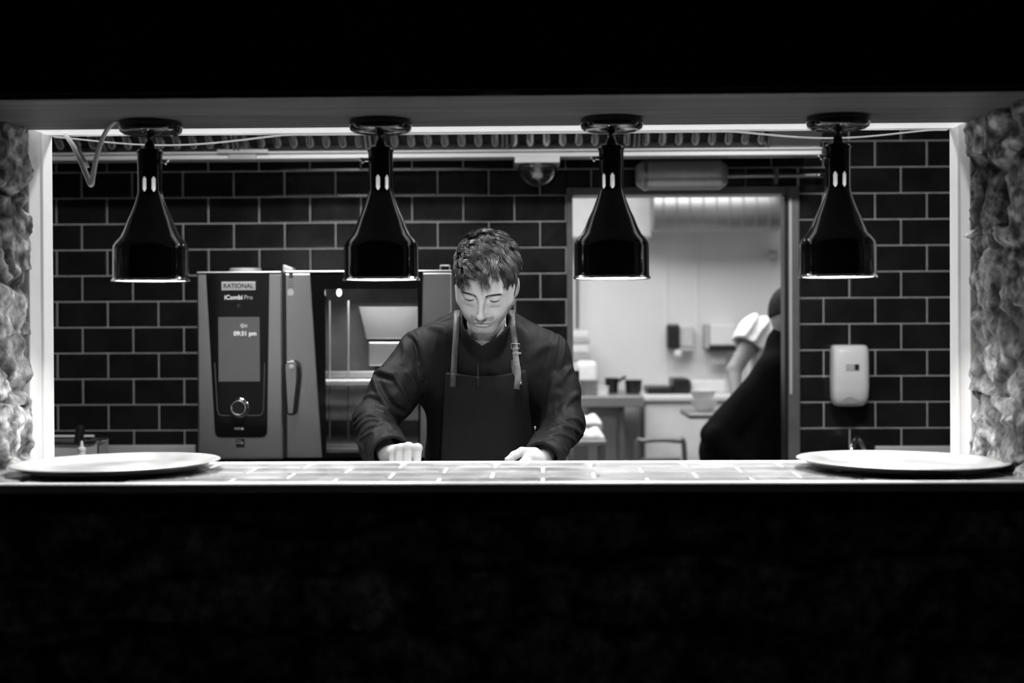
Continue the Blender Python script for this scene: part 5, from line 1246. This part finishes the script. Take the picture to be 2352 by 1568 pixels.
# ---------------------------------------------------------------- two people in the back room
YQ = 6.25
def Kq(x, y, Y=YQ): return A(P(x, y, Y))
nk, chs, plv, hd_ = Kq(1800, 792, 6.2), Kq(1822, 900, 6.25), Kq(1735, 1110, 6.3), Kq(1810, 722, 6.2)
shl, elb, wri = Kq(1772, 862, 6.15), Kq(1652, 1003, 6.05), Kq(1740, 1090, 6.02)
def pers_body(p):
    d = smin(caps(p, chs, plv, .13, .13), caps(p, nk - A((0, 0, .05)), hd_ - A((0, 0, .03)), .055, .05), .04)
    h = ell(p, hd_, (.076, .095, .112)); h = smin(h, ell(p, hd_ + A((.05, -.01, -.045)), (.055, .05, .06)), .03); h = smin(h, ell(p, hd_ + A((.1, -.03, -.03)), (.018, .014, .02)), .015)
    h = smin(h, smax(ell(p, hd_ + A((-.012, -.088, -.005)), (.02, .01, .032)), -ell(p, hd_ + A((-.008, -.098, -.005)), (.01, .008, .018)), .004), .006)
    d = smin(d, h, .02); d = smin(d, caps(p, shl, elb, .042, .036), .02); d = smin(d, caps(p, elb, wri, .034, .026), .02)
    sh2 = chs + A((.16, .05, .08)); e2 = Kq(1900, 1000, 6.2); w2 = Kq(1850, 1060, 6.0)
    d = smin(d, caps(p, sh2, e2, .042, .036), .02); d = smin(d, caps(p, e2, w2, .034, .026), .02)
    for w in (wri, w2):
        d = smin(d, ell(p, w + A((.02, -.05, -.01)), (.035, .05, .018)), .015)
        for k in range(4): d = smin(d, caps(p, w + A((.0 + .016 * k, -.085, -.01)), w + A((.0 + .018 * k, -.14, -.03)), .0095, .007), .004)
        d = smin(d, caps(p, w + A((.0, -.05, -.01)), w + A((-.03, -.09, -.02)), .011, .008), .006)
    for sx in (-.09, .09):
        a = plv + A((sx, 0, -.05)); f = A((plv[0] + sx * 1.2, plv[1], .08)); d = smin(d, caps(p, a, f, .08, .04), .03); d = smin(d, caps(p, f, f + A((0, .14, -.04)), .036, .028), .02)
    return d
def pers_cloth(p):
    d = smin(caps(p, chs, plv, .168, .165), caps(p, nk, chs, .075, .13), .06)
    d = smin(d, caps(p, shl, Kq(1640, 998, 6.1), .07, .06), .03); d = smin(d, caps(p, shl, elb, .062, .054), .03); d = smin(d, caps(p, shl + A((.06, 0, .02)), chs, .11, .1), .06); d = smin(d, caps(p, elb, wri, .055, .045), .012)
    d = smin(d, caps(p, Kq(1818, 846, 6.2), Kq(1676, 1030, 6.2), .12, .128), .03); d = smin(d, caps(p, Kq(1690, 1045, 6.2), Kq(1695, 1180, 6.25), .15, .16), .03)
    sh2 = chs + A((.16, .05, .08)); e2 = Kq(1900, 1000, 6.2); w2 = Kq(1850, 1060, 6.0)
    d = smin(d, caps(p, sh2, e2, .07, .055), .03); d = smin(d, caps(p, e2, w2, .055, .045), .02)
    d = smin(d, caps(p, nk + A((0, 0, -.02)), nk + A((.012, 0, .03)), .066), .02)
    d = d + .006 * (fbm(p * 9, 61, 3) - .45) - .004 * (folds(p, 62, 8, (1, 1, .6)) - .5)
    for sx in (-.09, .09):
        a = plv + A((sx, 0, -.02)); f = A((plv[0] + sx * 1.2, plv[1], .1)); d = smin(d, caps(p, a, f, .1, .065), .04)
    return d
pb2 = thing('person', (plv[0], 6.3, 0), 'stooping person in black inside the doorway, head half hidden by the doorpost', 'person')
def box_grid(lo, hi, s): return [grid(lo[i], hi[i], s) for i in range(3)]
V, Q = isosurface(pers_body, *box_grid((P(1590, 900, 6.0).x, 5.82, -.02), (P(1960, 900, 6.2).x, 6.62, 1.75), .0075), margin=.03)
mesh_np('body', V, Q, 'skin', pb2, np.full(len(V), .34))
V, Q = isosurface(pers_cloth, *box_grid((P(1580, 900, 6.0).x, 5.82, .06), (P(1980, 900, 6.2).x, 6.62, 1.55), .0085), margin=.03)
mesh_np('clothing', V, Q, 'black cloth', pb2)
def pers_hair(p): return smax(ell(p, hd_ + A((-.004, .0, .012)), (.082, .1, .112)), -(p @ A((-.25, .12, .96)) - hd_ @ A((-.25, .12, .96)) - .004), .01) + .003 * (fbm(p * 60, 5, 2) - .4)
V, Q = isosurface(pers_hair, *box_grid(hd_ - .13, hd_ + .13, .006)); mesh_np('hair', V, Q, 'matt dark hair', pb2)
for sx in (-.09, .09): obj('shoe', MB().ball((plv[0] + sx * 1.2, plv[1] + .06, .05), (.05, .14, .05), 20, 10), 'black plastic', pb2)
YV = 6.85
def Kv(x, y, Y=YV): return A(P(x, y, Y))
s_, e_, w_ = Kv(1736, 768), Kv(1686, 850, 6.78), Kv(1690, 905, 6.7); c_, p_, h_ = Kv(1800, 850, 6.9), Kv(1800, 1100, 6.95), Kv(1852, 700, 6.9)
def pw_body(p):
    d = smin(caps(p, c_, p_, .13, .13), caps(p, c_ + A((.02, 0, .16)), h_ - A((0, 0, .03)), .055, .05), .04); d = smin(d, ell(p, h_, (.076, .09, .11)), .02); d = smin(d, ell(p, h_ + A((.04, .02, -.05)), (.05, .05, .055)), .03)
    d = smin(d, caps(p, s_, e_, .046, .036), .02); d = smin(d, caps(p, e_, w_, .036, .026), .012); d = smin(d, ell(p, w_ + A((0, -.03, -.04)), (.03, .02, .05)), .012)
    for k in range(4): d = smin(d, caps(p, w_ + A((-.022 + .015 * k, -.04, -.075)), w_ + A((-.022 + .014 * k, -.06, -.13)), .009, .007), .004)
    d = smin(d, caps(p, w_ + A((.02, -.03, -.03)), w_ + A((.045, -.05, -.08)), .011, .008), .006)
    d = smin(d, caps(p, c_ + A((.2, 0, .1)), c_ + A((.26, -.05, -.2)), .045, .035), .03)
    for sx in (-.09, .09): d = smin(d, caps(p, p_ + A((sx, 0, -.05)), A((p_[0] + sx, p_[1], .06)), .08, .045), .03)
    return d
def pw_shirt(p):
    d = smin(caps(p, c_, p_, .17, .165), caps(p, c_ + A((-.07, 0, .12)), c_ + A((.12, 0, .14)), .075), .06)
    ux = (e_ - s_) / np.linalg.norm(e_ - s_); sl_ = caps(p, s_, e_, .098, .082)
    sl_ = sl_ + .016 * np.abs(np.sin(((p - s_) @ A((.72, .2, -.66))) / .016 + 3 * fbm(p * 9, 4, 2))) - .005
    sl_ = smax(sl_, (p - s_) @ ux - .075, .006); sl_ = smax(sl_, -caps(p, s_ + ux * .04, e_ + ux * .2, .07, .078), .006)
    d = smin(d, sl_, .02); d = smin(d, caps(p, c_ + A((.2, 0, .1)), c_ + A((.23, -.03, -.02)), .08), .03)
    return d - .006 * (folds(p, 77, 9, (1, 1, 1)) - .5)
pw = thing('person', (p_[0], 6.95, 0), 'person in loose white short-sleeved shirt behind the stooping person in black', 'person')
V, Q = isosurface(pw_body, *box_grid((P(1640, 900, 6.8).x, 6.55, -.02), (P(1990, 900, 6.8).x, 7.2, 1.8), .008), margin=.03); mesh_np('body', V, Q, 'skin', pw, np.full(len(V), .30))
V, Q = isosurface(pw_shirt, *box_grid((P(1640, 900, 6.8).x, 6.55, .85), (P(1990, 900, 6.8).x, 7.2, 1.72), .0065), margin=.03); mesh_np('shirt', V, Q, 'white cloth', pw)
V, Q = isosurface(lambda p: smax(ell(p, h_ + A((-.003, 0, .012)), (.082, .096, .11)), -(p[:, 2] - h_[2] + .02), .01), *box_grid(h_ - .13, h_ + .13, .008)); mesh_np('hair', V, Q, 'matt dark hair', pw)
